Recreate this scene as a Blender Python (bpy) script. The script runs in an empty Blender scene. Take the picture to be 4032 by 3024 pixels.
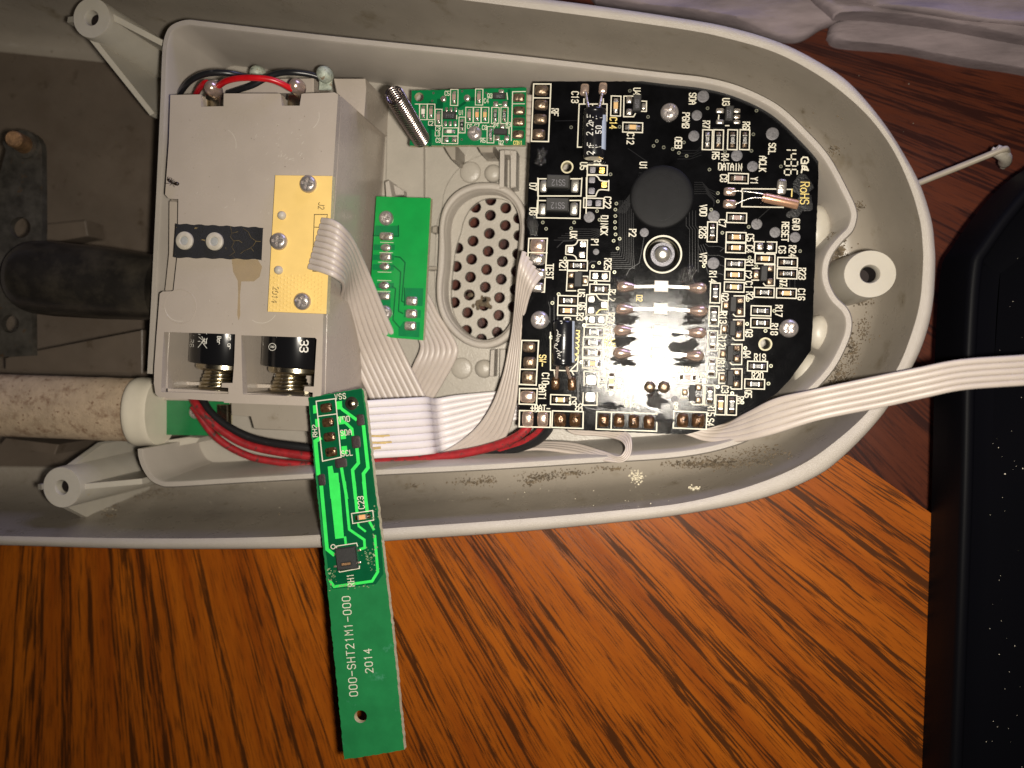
import bpy, math, random
from mathutils import Vector, Matrix, noise
from mathutils.geometry import tessellate_polygon
random.seed(7)
S = bpy.context.scene
S.unit_settings.scale_length = 0.01          # 1 unit = 1 cm
COL = S.collection
# ---------------------------------------------------------------- camera
F = 3262.0; NX, NY = 2480.0, 1380.0; D = 15.0   # focal length in photo pixels, nadir pixel, height above the board
CAMP = Vector((0, 0, D))
_d = Vector(((NX-2016)/F, -(NY-1512)/F, -1)).normalized()
Q = _d.rotation_difference(Vector((0, 0, -1)))
cd = bpy.data.cameras.new('camera'); cam = bpy.data.objects.new('camera', cd); COL.objects.link(cam)
cam.location = CAMP; cam.rotation_mode = 'QUATERNION'; cam.rotation_quaternion = Q
cd.sensor_fit = 'HORIZONTAL'; cd.sensor_width = 36; cd.lens = F/4032*36
cd.clip_start = 0.1; cd.clip_end = 2000
cd.dof.use_dof = True; cd.dof.focus_distance = 14.95; cd.dof.aperture_fstop = 0.145
S.camera = cam
# ---------------------------------------------------------------- light: phone flash beside the lens, weak blue window far off
def lamp(name, loc, target, kind, energy, color, size, spread=None):
    l = bpy.data.lights.new(name, kind); l.energy = energy; l.color = color
    l.shape = 'DISK' if size < 5 else 'RECTANGLE'; l.size = size
    if size >= 5: l.size_y = size*0.8
    if spread: l.spread = math.radians(spread)
    o = bpy.data.objects.new(name, l); COL.objects.link(o); o.location = loc
    o.rotation_euler = (Vector(target)-Vector(loc)).to_track_quat('-Z', 'Y').to_euler()
    return o
lamp('phone_flash', (0.75, -0.30, 15.1), (0.1, -0.6, 0), 'AREA', 2330, (1.0, 0.92, 0.80), 0.5, 138)
lamp('window_light', (16, 36, 9), (8, 9, -3), 'AREA', 6500, (0.50, 0.50, 1.0), 16)
W = bpy.data.worlds.new('World'); S.world = W; W.use_nodes = True
W.node_tree.nodes['Background'].inputs[0].default_value = (0.75, 0.62, 0.60, 1)
W.node_tree.nodes['Background'].inputs[1].default_value = 0.014
S.view_settings.view_transform = 'Standard'; S.view_settings.look = 'None'
S.view_settings.exposure = 0; S.view_settings.gamma = 1
S.render.resolution_x = 1024; S.render.resolution_y = 768

# ---------------------------------------------------------------- photo pixel -> place on a plane, with z in mm above the main board
def ray(px, py): return Q @ Vector(((px-2016)/F, -(py-1512)/F, -1))
def P(px, py, z=0.0):
    r = ray(px, py); t = (z*0.1-D)/r.z
    return CAMP + r*t
def PR(z): return lambda x, y: P(x, y, z)
def PP(p0, n):
    p0 = Vector(p0); n = Vector(n).normalized()
    def f(px, py, h=0.0):
        r = ray(px, py); t = ((p0+n*h*0.1)-CAMP).dot(n)/r.dot(n)
        return CAMP + r*t
    f.n = n
    return f
def PC(p0, axis, rad):                        # on a cylinder
    a = axis.normalized()
    def f(px, py):
        r = ray(px, py); oc = CAMP-p0
        rp = r-a*r.dot(a); op = oc-a*oc.dot(a)
        A = rp.dot(rp); B = 2*rp.dot(op); C = op.dot(op)-rad*rad
        q = max(B*B-4*A*C, 0)
        return CAMP + r*((-B-math.sqrt(q))/(2*A))
    return f
REG = dict(A=(2050,300,3.687), B=(2600,300,3.386), C=(2050,700,3.687), D=(2600,700,3.386), E=(2020,1080,4.608),
           F=(2350,1050,4.424), G=(2750,1050,4.424), H=(2020,1380,4.608), I=(2380,1380,4.608), J=(2720,1340,4.096),
           K=(1500,320,3.568), L=(1300,550,1.7467), M=(1180,1480,3.455), N=(1200,1900,3.3175), O=(0,2016,1.0972),
           a=(0,0,1.646), b=(1344,0,1.646), c=(2688,0,1.646), d=(0,1008,1.646), e=(1344,1008,1.646), f=(2688,1008,1.646),
           t=(640,250,2.572), u=(580,1270,3.072))
def Z(k, x, y):
    r = REG[k]; return (r[0]+x/r[2], r[1]+y/r[2])
def ZL(k, *pts): return [Z(k, *p) for p in pts]
def frame(proj, x, y, ang=0.0):               # matrix on the surface; ang = clockwise degrees in the photo; also cm per pixel
    a = math.radians(ang); c, s = math.cos(a), math.sin(a)
    o = proj(x, y); ex = proj(x+c, y+s)-o; e2 = proj(x+s, y-c)-o
    k = (ex.length+e2.length)/2
    ez = ex.cross(e2).normalized(); ex.normalize(); ey = ez.cross(ex)
    return Matrix(((ex.x, ey.x, ez.x, o.x), (ex.y, ey.y, ez.y, o.y), (ex.z, ey.z, ez.z, o.z), (0, 0, 0, 1))), k

# ---------------------------------------------------------------- materials
def mat(name, col, rough=0.5, metal=0.0, coat=0.0, var=0.0, vs=3.0, bump=0.0, bs=60.0, dirt=None, spec=0.5, sss=0.0, stretch=None, rvar=0.0):
    m = bpy.data.materials.new(name); m.use_nodes = True; nt = m.node_tree; N = nt.nodes; L = nt.links
    b = N['Principled BSDF']; b.inputs['Base Color'].default_value = (*col, 1)
    b.inputs['Roughness'].default_value = rough; b.inputs['Metallic'].default_value = metal
    b.inputs['Coat Weight'].default_value = coat; b.inputs['Specular IOR Level'].default_value = spec
    if coat: b.inputs['Coat Roughness'].default_value = 0.12
    g = N.new('ShaderNodeNewGeometry'); vec = g.outputs['Position']
    if stretch:
        vm = N.new('ShaderNodeVectorMath'); vm.operation = 'MULTIPLY'; vm.inputs[1].default_value = stretch
        L.new(vec, vm.inputs[0]); vec = vm.outputs[0]
    def nz(scale, detail=4, rough_=0.6):
        n = N.new('ShaderNodeTexNoise'); n.inputs['Scale'].default_value = scale; n.inputs['Detail'].default_value = detail
        n.inputs['Roughness'].default_value = rough_; L.new(vec, n.inputs['Vector']); return n
    colsock = None
    if var:
        n = nz(vs); r = N.new('ShaderNodeValToRGB')
        r.color_ramp.elements[0].position = 0.3; r.color_ramp.elements[1].position = 0.7
        r.color_ramp.elements[0].color = (*[c*(1-var) for c in col], 1); r.color_ramp.elements[1].color = (*[min(c*(1+var), 1) for c in col], 1)
        L.new(n.outputs[0], r.inputs[0]); colsock = r.outputs[0]
    if dirt:                                   # dirt = [(colour, scale, threshold, softness)...]
        for (dc, ds, th, so) in dirt:
            n = nz(ds, 5, 0.65); r = N.new('ShaderNodeValToRGB')
            r.color_ramp.elements[0].position = th; r.color_ramp.elements[1].position = th+so
            r.color_ramp.elements[0].color = (0, 0, 0, 1); r.color_ramp.elements[1].color = (1, 1, 1, 1)
            L.new(n.outputs[0], r.inputs[0])
            mx = N.new('ShaderNodeMix'); mx.data_type = 'RGBA'
            L.new(r.outputs[0], mx.inputs[0])
            if colsock: L.new(colsock, mx.inputs[6])
            else: mx.inputs[6].default_value = (*col, 1)
            mx.inputs[7].default_value = (*dc, 1); colsock = mx.outputs[2]
    if colsock: L.new(colsock, b.inputs['Base Color'])
    if rvar:
        n = nz(vs*2.3); mr = N.new('ShaderNodeMapRange'); mr.inputs[3].default_value = max(rough-rvar, .03); mr.inputs[4].default_value = rough+rvar
        mr.inputs[1].default_value = .3; mr.inputs[2].default_value = .7
        L.new(n.outputs[0], mr.inputs[0]); L.new(mr.outputs[0], b.inputs['Roughness'])
    if bump:
        n = nz(bs, 3); bp = N.new('ShaderNodeBump'); bp.inputs['Strength'].default_value = bump; bp.inputs['Distance'].default_value = 0.02
        L.new(n.outputs[0], bp.inputs['Height']); L.new(bp.outputs[0], b.inputs['Normal'])
    if sss:
        b.inputs['Subsurface Weight'].default_value = sss; b.inputs['Subsurface Radius'].default_value = (0.08, 0.07, 0.05); b.inputs['Subsurface Scale'].default_value = 1.0
    return m
SPECK = ((0.06, 0.04, 0.025), 9.0, 0.735, 0.03)
M = {}
M['grey'] = mat('grey_plastic', (.300, .264, .218), .32, var=.07, vs=.9, bump=.04, bs=60, dirt=[SPECK, ((.20, .165, .115), 1.3, .58, .18), ((.10, .075, .045), 2.6, .66, .12)], rvar=.1)
M['rim'] = mat('grey_rim_plastic', (.39, .350, .305), .36, var=.06, vs=1.2, bump=.45, bs=95, dirt=[((.10, .07, .04), 6, .72, .03)])
M['box'] = mat('box_plastic', (.395, .342, .288), .26, var=.05, vs=1.0, bump=.02, bs=30, dirt=[((.16, .12, .08), 14, .76, .03)], rvar=.1)
M['floor'] = mat('floor_plastic', (.365, .333, .285), .34, var=.07, vs=1.5, bump=.35, bs=28, dirt=[SPECK])
M['shaded_grime'] = mat('shade_darkened_grimy_plastic', (.118, .092, .070), .45, var=.12, vs=1.0, bump=.10, bs=50, dirt=[SPECK, ((.10, .075, .055), .9, .52, .2), ((.06, .042, .026), 2.4, .60, .14)], rvar=.1)  # base colour darkened for shade in the deep recess; the noise layers are dirt
M['boss'] = mat('boss_plastic', (.46, .425, .36), .4, var=.05, vs=2, bump=.05, dirt=[((.40, .32, .18), 3, .66, .1)], sss=.15)
M['mask'] = mat('black_solder_mask', (.0032, .0032, .0036), .112, var=.5, vs=2, bump=.10, bs=58, rvar=.02, spec=.19, dirt=[((.05, .05, .042), 46, .73, .03)])
M['edge'] = mat('board_edge', (.55, .50, .33), .6, var=.2, vs=20)
M['silk'] = mat('white_silkscreen', (.62, .585, .47), .5, var=.10, vs=5)
M['silky'] = mat('stained_silkscreen', (.75, .58, .18), .45, var=.2, vs=5)
M['trace'] = mat('masked_trace', (.010, .010, .011), .20, bump=.05, bs=60, spec=.6)
M['epoxy'] = mat('epoxy_blob', (.0045, .0045, .005), .6, bump=.14, bs=55, var=.3, vs=6, spec=.2)
M['scuff'] = mat('scuffed_mask', (.004, .004, .0045), .42, bump=.5, bs=28, spec=.3)
M['ic'] = mat('moulded_package', (.018, .017, .016), .6, bump=.25, bs=130, var=.2, vs=30)
M['solder'] = mat('solder', (.62, .57, .51), .27, .85, bump=.35, bs=26, var=.25, vs=14, dirt=[((.30, .18, .10), 9, .57, .08)])
M['tarnish'] = mat('tarnished_solder', (.26, .19, .13), .33, .8, bump=.5, bs=22, var=.4, vs=16, dirt=[((.62, .52, .40), 12, .62, .05), ((.05, .03, .02), 10, .58, .06)])
M['flux'] = mat('flux_covered_pad', (.10, .052, .024), .2, .5, bump=.6, bs=18, var=.6, vs=16, dirt=[((.02, .015, .01), 12, .56, .06), ((.5, .36, .2), 20, .68, .04)])
M['pink'] = mat('warm_solder', (.66, .49, .40), .25, .75, bump=.25, bs=20, var=.2, vs=8, dirt=[((.35, .17, .08), 7, .6, .08)])
M['tin'] = mat('tinned_metal', (.66, .63, .57), .30, .85, bump=.2, bs=50)
M['gold'] = mat('gold_pad', (.85, .55, .15), .3, 1, bump=.4, bs=60)
M['dkpad'] = mat('dark_pad', (.16, .155, .17), .45, .7, bump=.3, bs=80, var=.2, vs=30)
M['testpad'] = mat('grey_test_pad', (.125, .12, .125), .5, .35, bump=.25, bs=90, var=.35, vs=28)
M['coil'] = mat('spring_wire', (.50, .43, .40), .22, 1)
M['hole'] = mat('shade_black_hole_lining', (.012, .006, .005), .8)  # black colour stands in for the shade inside the boss holes
M['steel'] = mat('screw_steel', (.50, .455, .43), .33, .72, bump=.2, bs=40, var=.12, vs=9)
M['dkmetal'] = mat('dark_steel', (.11, .10, .085), .42, .6, var=.4, vs=4, bump=.3, bs=30, dirt=[((.16, .09, .04), 5, .62, .08)])
M['rust'] = mat('rusty_brass', (.30, .17, .08), .5, .6, var=.4, vs=7, bump=.4, bs=30)
M['capt'] = mat('tan_ceramic', (.62, .40, .17), .45, var=.08, vs=30)
M['capo'] = mat('orange_ceramic', (.68, .36, .15), .45, var=.08, vs=30)
M['capp'] = mat('mauve_ceramic', (.33, .225, .19), .45, var=.08, vs=30)
M['capw'] = mat('white_ceramic', (.72, .66, .58), .45)
M['rblack'] = mat('resistor_coating', (.018, .018, .018), .3)
M['print'] = mat('white_print', (.74, .72, .66), .5)
M['green'] = mat('green_mask', (.002, .150, .045), .26, var=.10, vs=3, bump=.10, bs=70, spec=.5)
M['greend'] = mat('dark_green_mask', (.001, .075, .026), .24, var=.10, vs=4, bump=.10, bs=70)
M['greenb'] = mat('bright_green_copper', (.04, .70, .10), .28, var=.08, vs=8, bump=.1, bs=80)
M['greensw'] = mat('vivid_green_mask', (.004, .28, .050), .28, var=.08, vs=3, bump=.08, bs=60)
M['greens'] = mat('plain_green_mask', (.014, .160, .048), .25, var=.12, vs=2.5, bump=.09, bs=55, dirt=[((.05, .22, .12), 2.6, .62, .1)])
M['yellow'] = mat('yellow_board', (.80, .56, .19), .38, var=.05, vs=2, bump=.03)
M['blackink'] = mat('black_print', (.02, .018, .015), .5)
M['ribbon'] = mat('ribbon_insulation', (.46, .40, .355), .42, var=.06, vs=2, bump=.05, dirt=[((.22, .16, .10), 11, .745, .03)], sss=.1)
M['ribbonp'] = mat('bright_ribbon_insulation', (.62, .575, .57), .40, var=.04, vs=2, dirt=[((.50, .38, .16), 5, .74, .04)], sss=.1)
M['red'] = mat('red_wire', (.50, .006, .010), .33, var=.15, vs=5, bump=.05)
M['reddirty'] = mat('dirty_red_wire', (.28, .012, .016), .45, var=.3, vs=6, bump=.15, dirt=[((.05, .03, .025), 7, .56, .1)])
M['blackwire'] = mat('black_wire', (.012, .012, .013), .33, bump=.05, dirt=[((.09, .085, .08), 7, .66, .08)])
M['sleeve'] = mat('capacitor_sleeve', (.008, .008, .010), .22, bump=.08, bs=30, spec=.5)
M['stripe'] = mat('capacitor_stripe', (.40, .46, .56), .35, bump=.1)
M['alu'] = mat('aluminium', (.68, .63, .55), .35, 1, bump=.3)
M['copper'] = mat('copper_can', (.70, .40, .25), .28, .7, bump=.12, bs=18, stretch=(4, 12, 12))
M['battery'] = mat('battery_sleeve', (.006, .006, .007), .17, coat=.3)
M['nickel'] = mat('nickel_plate', (.56, .50, .37), .22, 1, bump=.1, var=.2, vs=6)
M['corrode'] = mat('corroded_solder', (.40, .44, .36), .6, .2, var=.5, vs=9, bump=.9, bs=14, dirt=[((.25, .19, .12), 9, .56, .05)])
M['fabric'] = mat('black_fabric', (.012, .012, .014), .75, bump=.9, bs=48, dirt=[((.28, .20, .08), 5.5, .67, .03)], stretch=(1, 2.2, 1))
M['rivet'] = mat('ivory_rivet', (.45, .41, .34), .45, var=.12, vs=9, bump=.25, bs=25)
M['testpad2'] = mat('grey_rivet_centre', (.34, .345, .34), .35, bump=.3, bs=30)
M['crust'] = mat('glue_crust', (.13, .095, .040), .4, var=.5, vs=14)
M['glue'] = mat('glue_stain', (.40, .27, .10), .3, var=.2, vs=3)
M['glue'].node_tree.nodes['Principled BSDF'].inputs['Alpha'].default_value = .38
M['pale_mark'] = mat('pale_scratch_and_arc', (.56, .52, .45), .4)
M['tube'] = mat('dirty_fabric_tube', (.43, .325, .22), .8, var=.14, vs=4.5, bump=.6, bs=22, dirt=[((.24, .155, .095), 3.6, .52, .14), ((.20, .12, .07), 11, .60, .06), ((.06, .04, .025), 7, .70, .03)])
M['collar'] = mat('ivory_plastic', (.68, .62, .50), .38, var=.06, vs=2, dirt=[((.3, .2, .1), 9, .74, .03)])
M['rubber'] = mat('dark_rubber', (.016, .014, .012), .30, var=.3, vs=1.5, bump=.08, bs=16, dirt=[((.050, .042, .031), 1.3, .46, .3)])
M['case'] = mat('black_gloss_plastic', (.0028, .0028, .0040), .5, bump=.10, bs=50, spec=.08)
M['cloth'] = mat('white_cloth', (.235, .19, .195), .9, var=.40, vs=.7, bump=.8, bs=7, stretch=(.6, 2.6, 1))
M['rod'] = mat('grey_rod', (.36, .31, .24), .45, var=.1, vs=3)
M['dirt'] = mat('dirt_flakes', (.10, .074, .045), .85, var=.7, vs=10)
M['pale'] = mat('pale_flakes', (.62, .56, .42), .7, var=.2, vs=9)
M['antm'] = mat('ant_shell', (.018, .010, .006), .25)
M['goo'] = mat('burnt_flux', (.006, .005, .0045), .14, bump=1.0, bs=34, spec=.4, dirt=[((.09, .02, .015), 8, .66, .05)])
def wood(name, light, mid, dark, V, k_ang, rough):
    m = bpy.data.materials.new(name); m.use_nodes = True; nt = m.node_tree; N = nt.nodes; L = nt.links
    b = N['Principled BSDF']; b.inputs['Roughness'].default_value = rough
    def math_(op, a, c=None):
        n = N.new('ShaderNodeMath'); n.operation = op
        for i, v in enumerate((a, c)):
            if v is None: continue
            if isinstance(v, (int, float)): n.inputs[i].default_value = v
            else: L.new(v, n.inputs[i])
        return n.outputs[0]
    g = N.new('ShaderNodeNewGeometry'); sp = N.new('ShaderNodeSeparateXYZ'); L.new(g.outputs['Position'], sp.inputs[0])
    x = math_('SUBTRACT', sp.outputs[0], V.x); y = math_('SUBTRACT', sp.outputs[1], V.y)
    ang = math_('ARCTAN2', x, math_('MULTIPLY', y, -1.0))
    rad = math_('SQRT', math_('ADD', math_('MULTIPLY', x, x), math_('MULTIPLY', y, y)))
    a = math_('MULTIPLY', ang, k_ang)
    def vec(fa, fr):
        c = N.new('ShaderNodeCombineXYZ'); L.new(math_('MULTIPLY', a, fa), c.inputs[0]); L.new(math_('MULTIPLY', rad, fr), c.inputs[1]); return c.outputs[0]
    def nz(v, scale, det=3, rg=.55, dist=0):
        n = N.new('ShaderNodeTexNoise'); n.inputs['Scale'].default_value = scale; n.inputs['Detail'].default_value = det
        n.inputs['Roughness'].default_value = rg; n.inputs['Distortion'].default_value = dist; L.new(v, n.inputs['Vector']); return n.outputs[0]
    def ramp(s, stops):
        r = N.new('ShaderNodeValToRGB'); L.new(s, r.inputs[0]); e = r.color_ramp.elements
        e[0].position, e[0].color = stops[0][0], (*stops[0][1], 1); e[1].position, e[1].color = stops[1][0], (*stops[1][1], 1)
        return r.outputs[0]
    def mix(f, A, B):
        mx = N.new('ShaderNodeMix'); mx.data_type = 'RGBA'; L.new(f, mx.inputs[0])
        for i, v in ((6, A), (7, B)):
            if isinstance(v, tuple): mx.inputs[i].default_value = (*v, 1)
            else: L.new(v, mx.inputs[i])
        return mx.outputs[2]
    base = ramp(nz(vec(1, .10), 1.1, 4), [(.32, mid), (.68, light)])
    fine = nz(vec(1, .06), 12.0, 4, .6)
    base2 = mix(math_('MULTIPLY', fine, .45), base, tuple(c*.55 for c in mid))
    band = ramp(nz(vec(1, .020), 2.5, 2, .5, .2), [(.40, (0, 0, 0)), (.60, (1, 1, 1))])            # groups of pores
    band2 = nz(vec(1, .06), 4.5, 2, .5)
    po = math_('ADD', nz(vec(1, .038), 17, 3, .58, .25), math_('ADD', math_('MULTIPLY', band, .25), math_('MULTIPLY', band2, .10)))
    f1 = ramp(po, [(.728, (0, 0, 0)), (.785, (1, 1, 1))])
    thin = ramp(math_('ADD', nz(vec(1, .032), 34, 3, .6), math_('MULTIPLY', band2, .12)), [(.60, (0, 0, 0)), (.67, (1, 1, 1))])
    f2 = math_('MAXIMUM', f1, math_('MULTIPLY', thin, .72))
    colr = mix(math_('MULTIPLY', f2, .88), base2, dark)
    L.new(colr, b.inputs['Base Color'])
    bp = N.new('ShaderNodeBump'); bp.inputs['Strength'].default_value = .15; bp.inputs['Distance'].default_value = .01; bp.invert = True
    L.new(f2, bp.inputs['Height']); L.new(bp.outputs[0], b.inputs['Normal'])
    b.inputs['Coat Weight'].default_value = .14; b.inputs['Coat Roughness'].default_value = .24; b.inputs['Specular IOR Level'].default_value = .3
    return m

# ---------------------------------------------------------------- mesh helpers
class MB:
    def __init__(s): s.v = []; s.f = []; s.m = []
    def add(s, vs, fs, mi=0):
        n = len(s.v); s.v += [Vector(v) for v in vs]; s.f += [[i+n for i in f] for f in fs]; s.m += [mi]*len(fs); return s
    def loft(s, rings, closed=True, cap0=False, cap1=False, mi=0, flip=False):
        n = len(rings[0]); vs = [v for r in rings for v in r]; fs = []
        for i in range(len(rings)-1):
            for j in range(n if closed else n-1):
                k = (j+1) % n; q = [i*n+j, i*n+k, (i+1)*n+k, (i+1)*n+j]; fs.append(q[::-1] if flip else q)
        if cap0: fs.append(list(range(n)) if flip else list(range(n))[::-1])
        if cap1: fs.append([(len(rings)-1)*n+j for j in range(n)][::-1] if flip else [(len(rings)-1)*n+j for j in range(n)])
        return s.add(vs, fs, mi)
    def cbox(s, x0, x1, y0, y1, z0, z1, b=0.0, mi=0, taper=0.0):
        def rect(d, z): return [Vector((x0+d, y0+d, z)), Vector((x1-d, y0+d, z)), Vector((x1-d, y1-d, z)), Vector((x0+d, y1-d, z))]
        if b: return s.loft([rect(0, z0), rect(taper, z1-b), rect(taper+b, z1)], True, True, True, mi)
        return s.loft([rect(0, z0), rect(taper, z1)], True, True, True, mi)
    def tube(s, pts, r, n=8, mi=0, caps=True):
        pts = [Vector(p) for p in pts]; rings = []; up = None
        for i, p in enumerate(pts):
            t = (pts[min(i+1, len(pts)-1)]-pts[max(i-1, 0)]).normalized()
            if up is None: up = Vector((0, 0, 1)) if abs(t.z) < .9 else Vector((0, 1, 0))
            sd = t.cross(up).normalized(); up = sd.cross(t).normalized()
            rr = r[i] if isinstance(r, (list, tuple)) else r
            rings.append([p + (sd*math.cos(2*math.pi*j/n) + up*math.sin(2*math.pi*j/n))*rr for j in range(n)])
        return s.loft(rings, True, caps, caps, mi, flip=False)
    def lathe(s, prof, n=24, c=(0, 0, 0), mi=0, ax=1.0, ay=1.0, cap=True):
        c = Vector(c); rings = [[c+Vector((r*math.cos(2*math.pi*j/n)*ax, r*math.sin(2*math.pi*j/n)*ay, z)) for j in range(n)] for r, z in prof]
        return s.loft(rings, True, False, cap, mi)
    def plate(s, loops, dz, mi=0, side=1, bottom=False):      # loops of Vectors (outer, holes...), top face and sides down by dz along -n
        n = Vector((0, 0, 1))
        if isinstance(dz, tuple): dz, n = dz
        tri = tessellate_polygon(loops); allv = [v for l in loops for v in l]
        fs = []
        for t in tri:
            a, b_, c = (allv[i] for i in t)
            fs.append(list(t) if (b_-a).cross(c-a).dot(n) > 0 else list(t)[::-1])
        s.add(allv, fs, mi)
        if bottom: s.add([v-n*dz for v in allv], [f[::-1] for f in fs], mi)
        for l in loops: s.loft([l, [v-n*dz for v in l]], True, mi=side)
        return s
def smooth_all(me, ang=0.6):
    me.polygons.foreach_set('use_smooth', [True]*len(me.polygons)); me.set_sharp_from_angle(angle=ang)
def mesh(name, mb, mats, center=None, ang=0.6, recalc=False):
    me = bpy.data.meshes.new(name); c = center or Vector()
    me.from_pydata([v-c for v in mb.v], [], mb.f)
    for m in (mats if isinstance(mats, (list, tuple)) else [mats]): me.materials.append(M[m] if isinstance(m, str) else m)
    me.polygons.foreach_set('material_index', mb.m)
    me.update()
    import bmesh
    bm = bmesh.new(); bm.from_mesh(me); bmesh.ops.recalc_face_normals(bm, faces=bm.faces) if recalc else None
    bm.to_mesh(me); bm.free(); smooth_all(me, ang); return me
WM = {}
def _tag(o, label, cat, group, kind):
    if label: o['label'] = label
    if cat: o['category'] = cat
    if group: o['group'] = group
    if kind: o['kind'] = kind
def thing(name, label, cat, loc, group=None):
    o = bpy.data.objects.new(name, None); COL.objects.link(o); o.empty_display_size = .3; o.location = loc
    WM[o] = Matrix.Translation(loc); _tag(o, label, cat, group, None); return o
def part(name, me, mats=None, parent=None, Mw=None, label=None, cat=None, group=None, kind=None, ang=0.6, recalc=False):
    if isinstance(me, MB):
        if Mw is None:
            c = sum(me.v, Vector())/max(len(me.v), 1); Mw = Matrix.Translation(c)
            me = mesh(name, me, mats, c, ang, recalc)
        else: me = mesh(name, me, mats, None, ang, recalc)
    o = bpy.data.objects.new(name, me); COL.objects.link(o); Mw = Mw or Matrix()
    if parent: o.parent = parent; o.matrix_basis = WM[parent].inverted() @ Mw
    else: o.matrix_basis = Mw
    WM[o] = Mw.copy(); _tag(o, label, cat, group, kind); return o
def cr(pts, n=8):                              # Catmull-Rom through tuples / Vectors
    pts = [Vector(p) for p in pts]; out = []
    for i in range(len(pts)-1):
        p0 = pts[i-1] if i else pts[0]*2-pts[1]; p1, p2 = pts[i], pts[i+1]
        p3 = pts[i+2] if i+2 < len(pts) else pts[-1]*2-pts[-2]
        for k in range(n):
            t = k/n; out.append(.5*((2*p1)+(p2-p0)*t+(2*p0-5*p1+4*p2-p3)*t*t+(3*p1-p0-3*p2+p3)*t**3))
    out.append(pts[-1]); return out
def circ(x, y, r, n=24, ry=None, a0=0): return [(x+r*math.cos(a0+2*math.pi*i/n), y+(ry or r)*math.sin(a0+2*math.pi*i/n)) for i in range(n)]
def offs(pts, d):                              # offset a polyline (Vectors) sideways in XY, positive = right of travel
    out = []
    for i, p in enumerate(pts):
        t = (pts[min(i+1, len(pts)-1)]-pts[max(i-1, 0)]); t.z = 0; t.normalize()
        out.append(p+Vector((t.y, -t.x, 0))*d)
    return out
def blob_mesh(name, rx, ry, h, m, n=20, rough=0.0, seed=0):
    mb = MB(); prof = [(1, 0), (.98, .18), (.9, .45), (.72, .72), (.48, .9), (.2, .98)]
    rings = []
    for r, z in prof:
        rings.append([Vector((rx*r*math.cos(2*math.pi*j/n), ry*r*math.sin(2*math.pi*j/n), h*z))*(1) for j in range(n)])
    if rough:
        for rg in rings:
            for v in rg:
                k = 1+rough*noise.noise(Vector((v.x/rx*1.6+seed, v.y/ry*1.6, v.z/h+seed)))
                v.x *= k; v.y *= k; v.z *= 1+rough*.6*noise.noise(Vector((v.x/rx*2+seed*2, v.y/ry*2, seed)))
    mb.loft(rings, True, False, True); return mesh(name, mb, m, ang=1.2)
# ---------------------------------------------------------------- flat print: stroke lettering and outlines
GL = dict(A='0004264440 0343', B='00063645443303 334241300​0'.replace('\u200b', ''), C='4536160501103041', D='00063645413000', E='46060040 0333', F='460600 0333',
 G='45361605011030414323', H='0006 4046 0343', I='2026', J='4641301001', K='0006 4602 1340', L='060040', M='0006234640', N='00064046',
 O='103041453616050110', P='00063645443303', Q='103041453616050110 2240', R='00063645443303 2340', S='453616050413334241301001', T='0646 2026',
 U='060110304146', V='062046', W='0610233046', X='0046 0640', Y='062346 2320', Z='06460040')
GL['B'] = '00063645443303 33424130' + '00'
GL.update({'0': GL['O'], '1': '152620', '2': '05163645440040', '3': '05163645443313 33424130' + '1001', '4': '30360242', '5': '46060333424130' + '1001',
 '6': '4536160501103041423303', '7': '064610', '8': '13334241301001021304051636454433', '9': '0110304145361605041343', '+': '2125 0343', '-': '0343',
 "'": '2625', '.': '2021', ' ': '', 'o': '103041433414030110', 'm': '000 4'.replace(' ', '')[:0] or '0004 0003142420 2434434​0'.replace('\u200b', ''),
 'u': '0004 0110304144', 'g': '44413010011434 44'.split()[0] + ' 4440', 'e': '0343341403011030​41'.replace('\u200b', ''), 'r': '0004 03143443', 'x': '0044 0440'})
GL['m'] = '0004 03142320 23344340'; GL['g'] = '4314030211314344 44403' + '0'
SEG = {'1': 'bc', '4': 'fgbc', '3': 'abgcd', '6': 'afgedc'}
SEGL = dict(a=((0, 6), (4, 6)), b=((4, 6), (4, 3)), c=((4, 3), (4, 0)), d=((0, 0), (4, 0)), e=((0, 3), (0, 0)), f=((0, 6), (0, 3)), g=((0, 3), (4, 3)))
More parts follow.
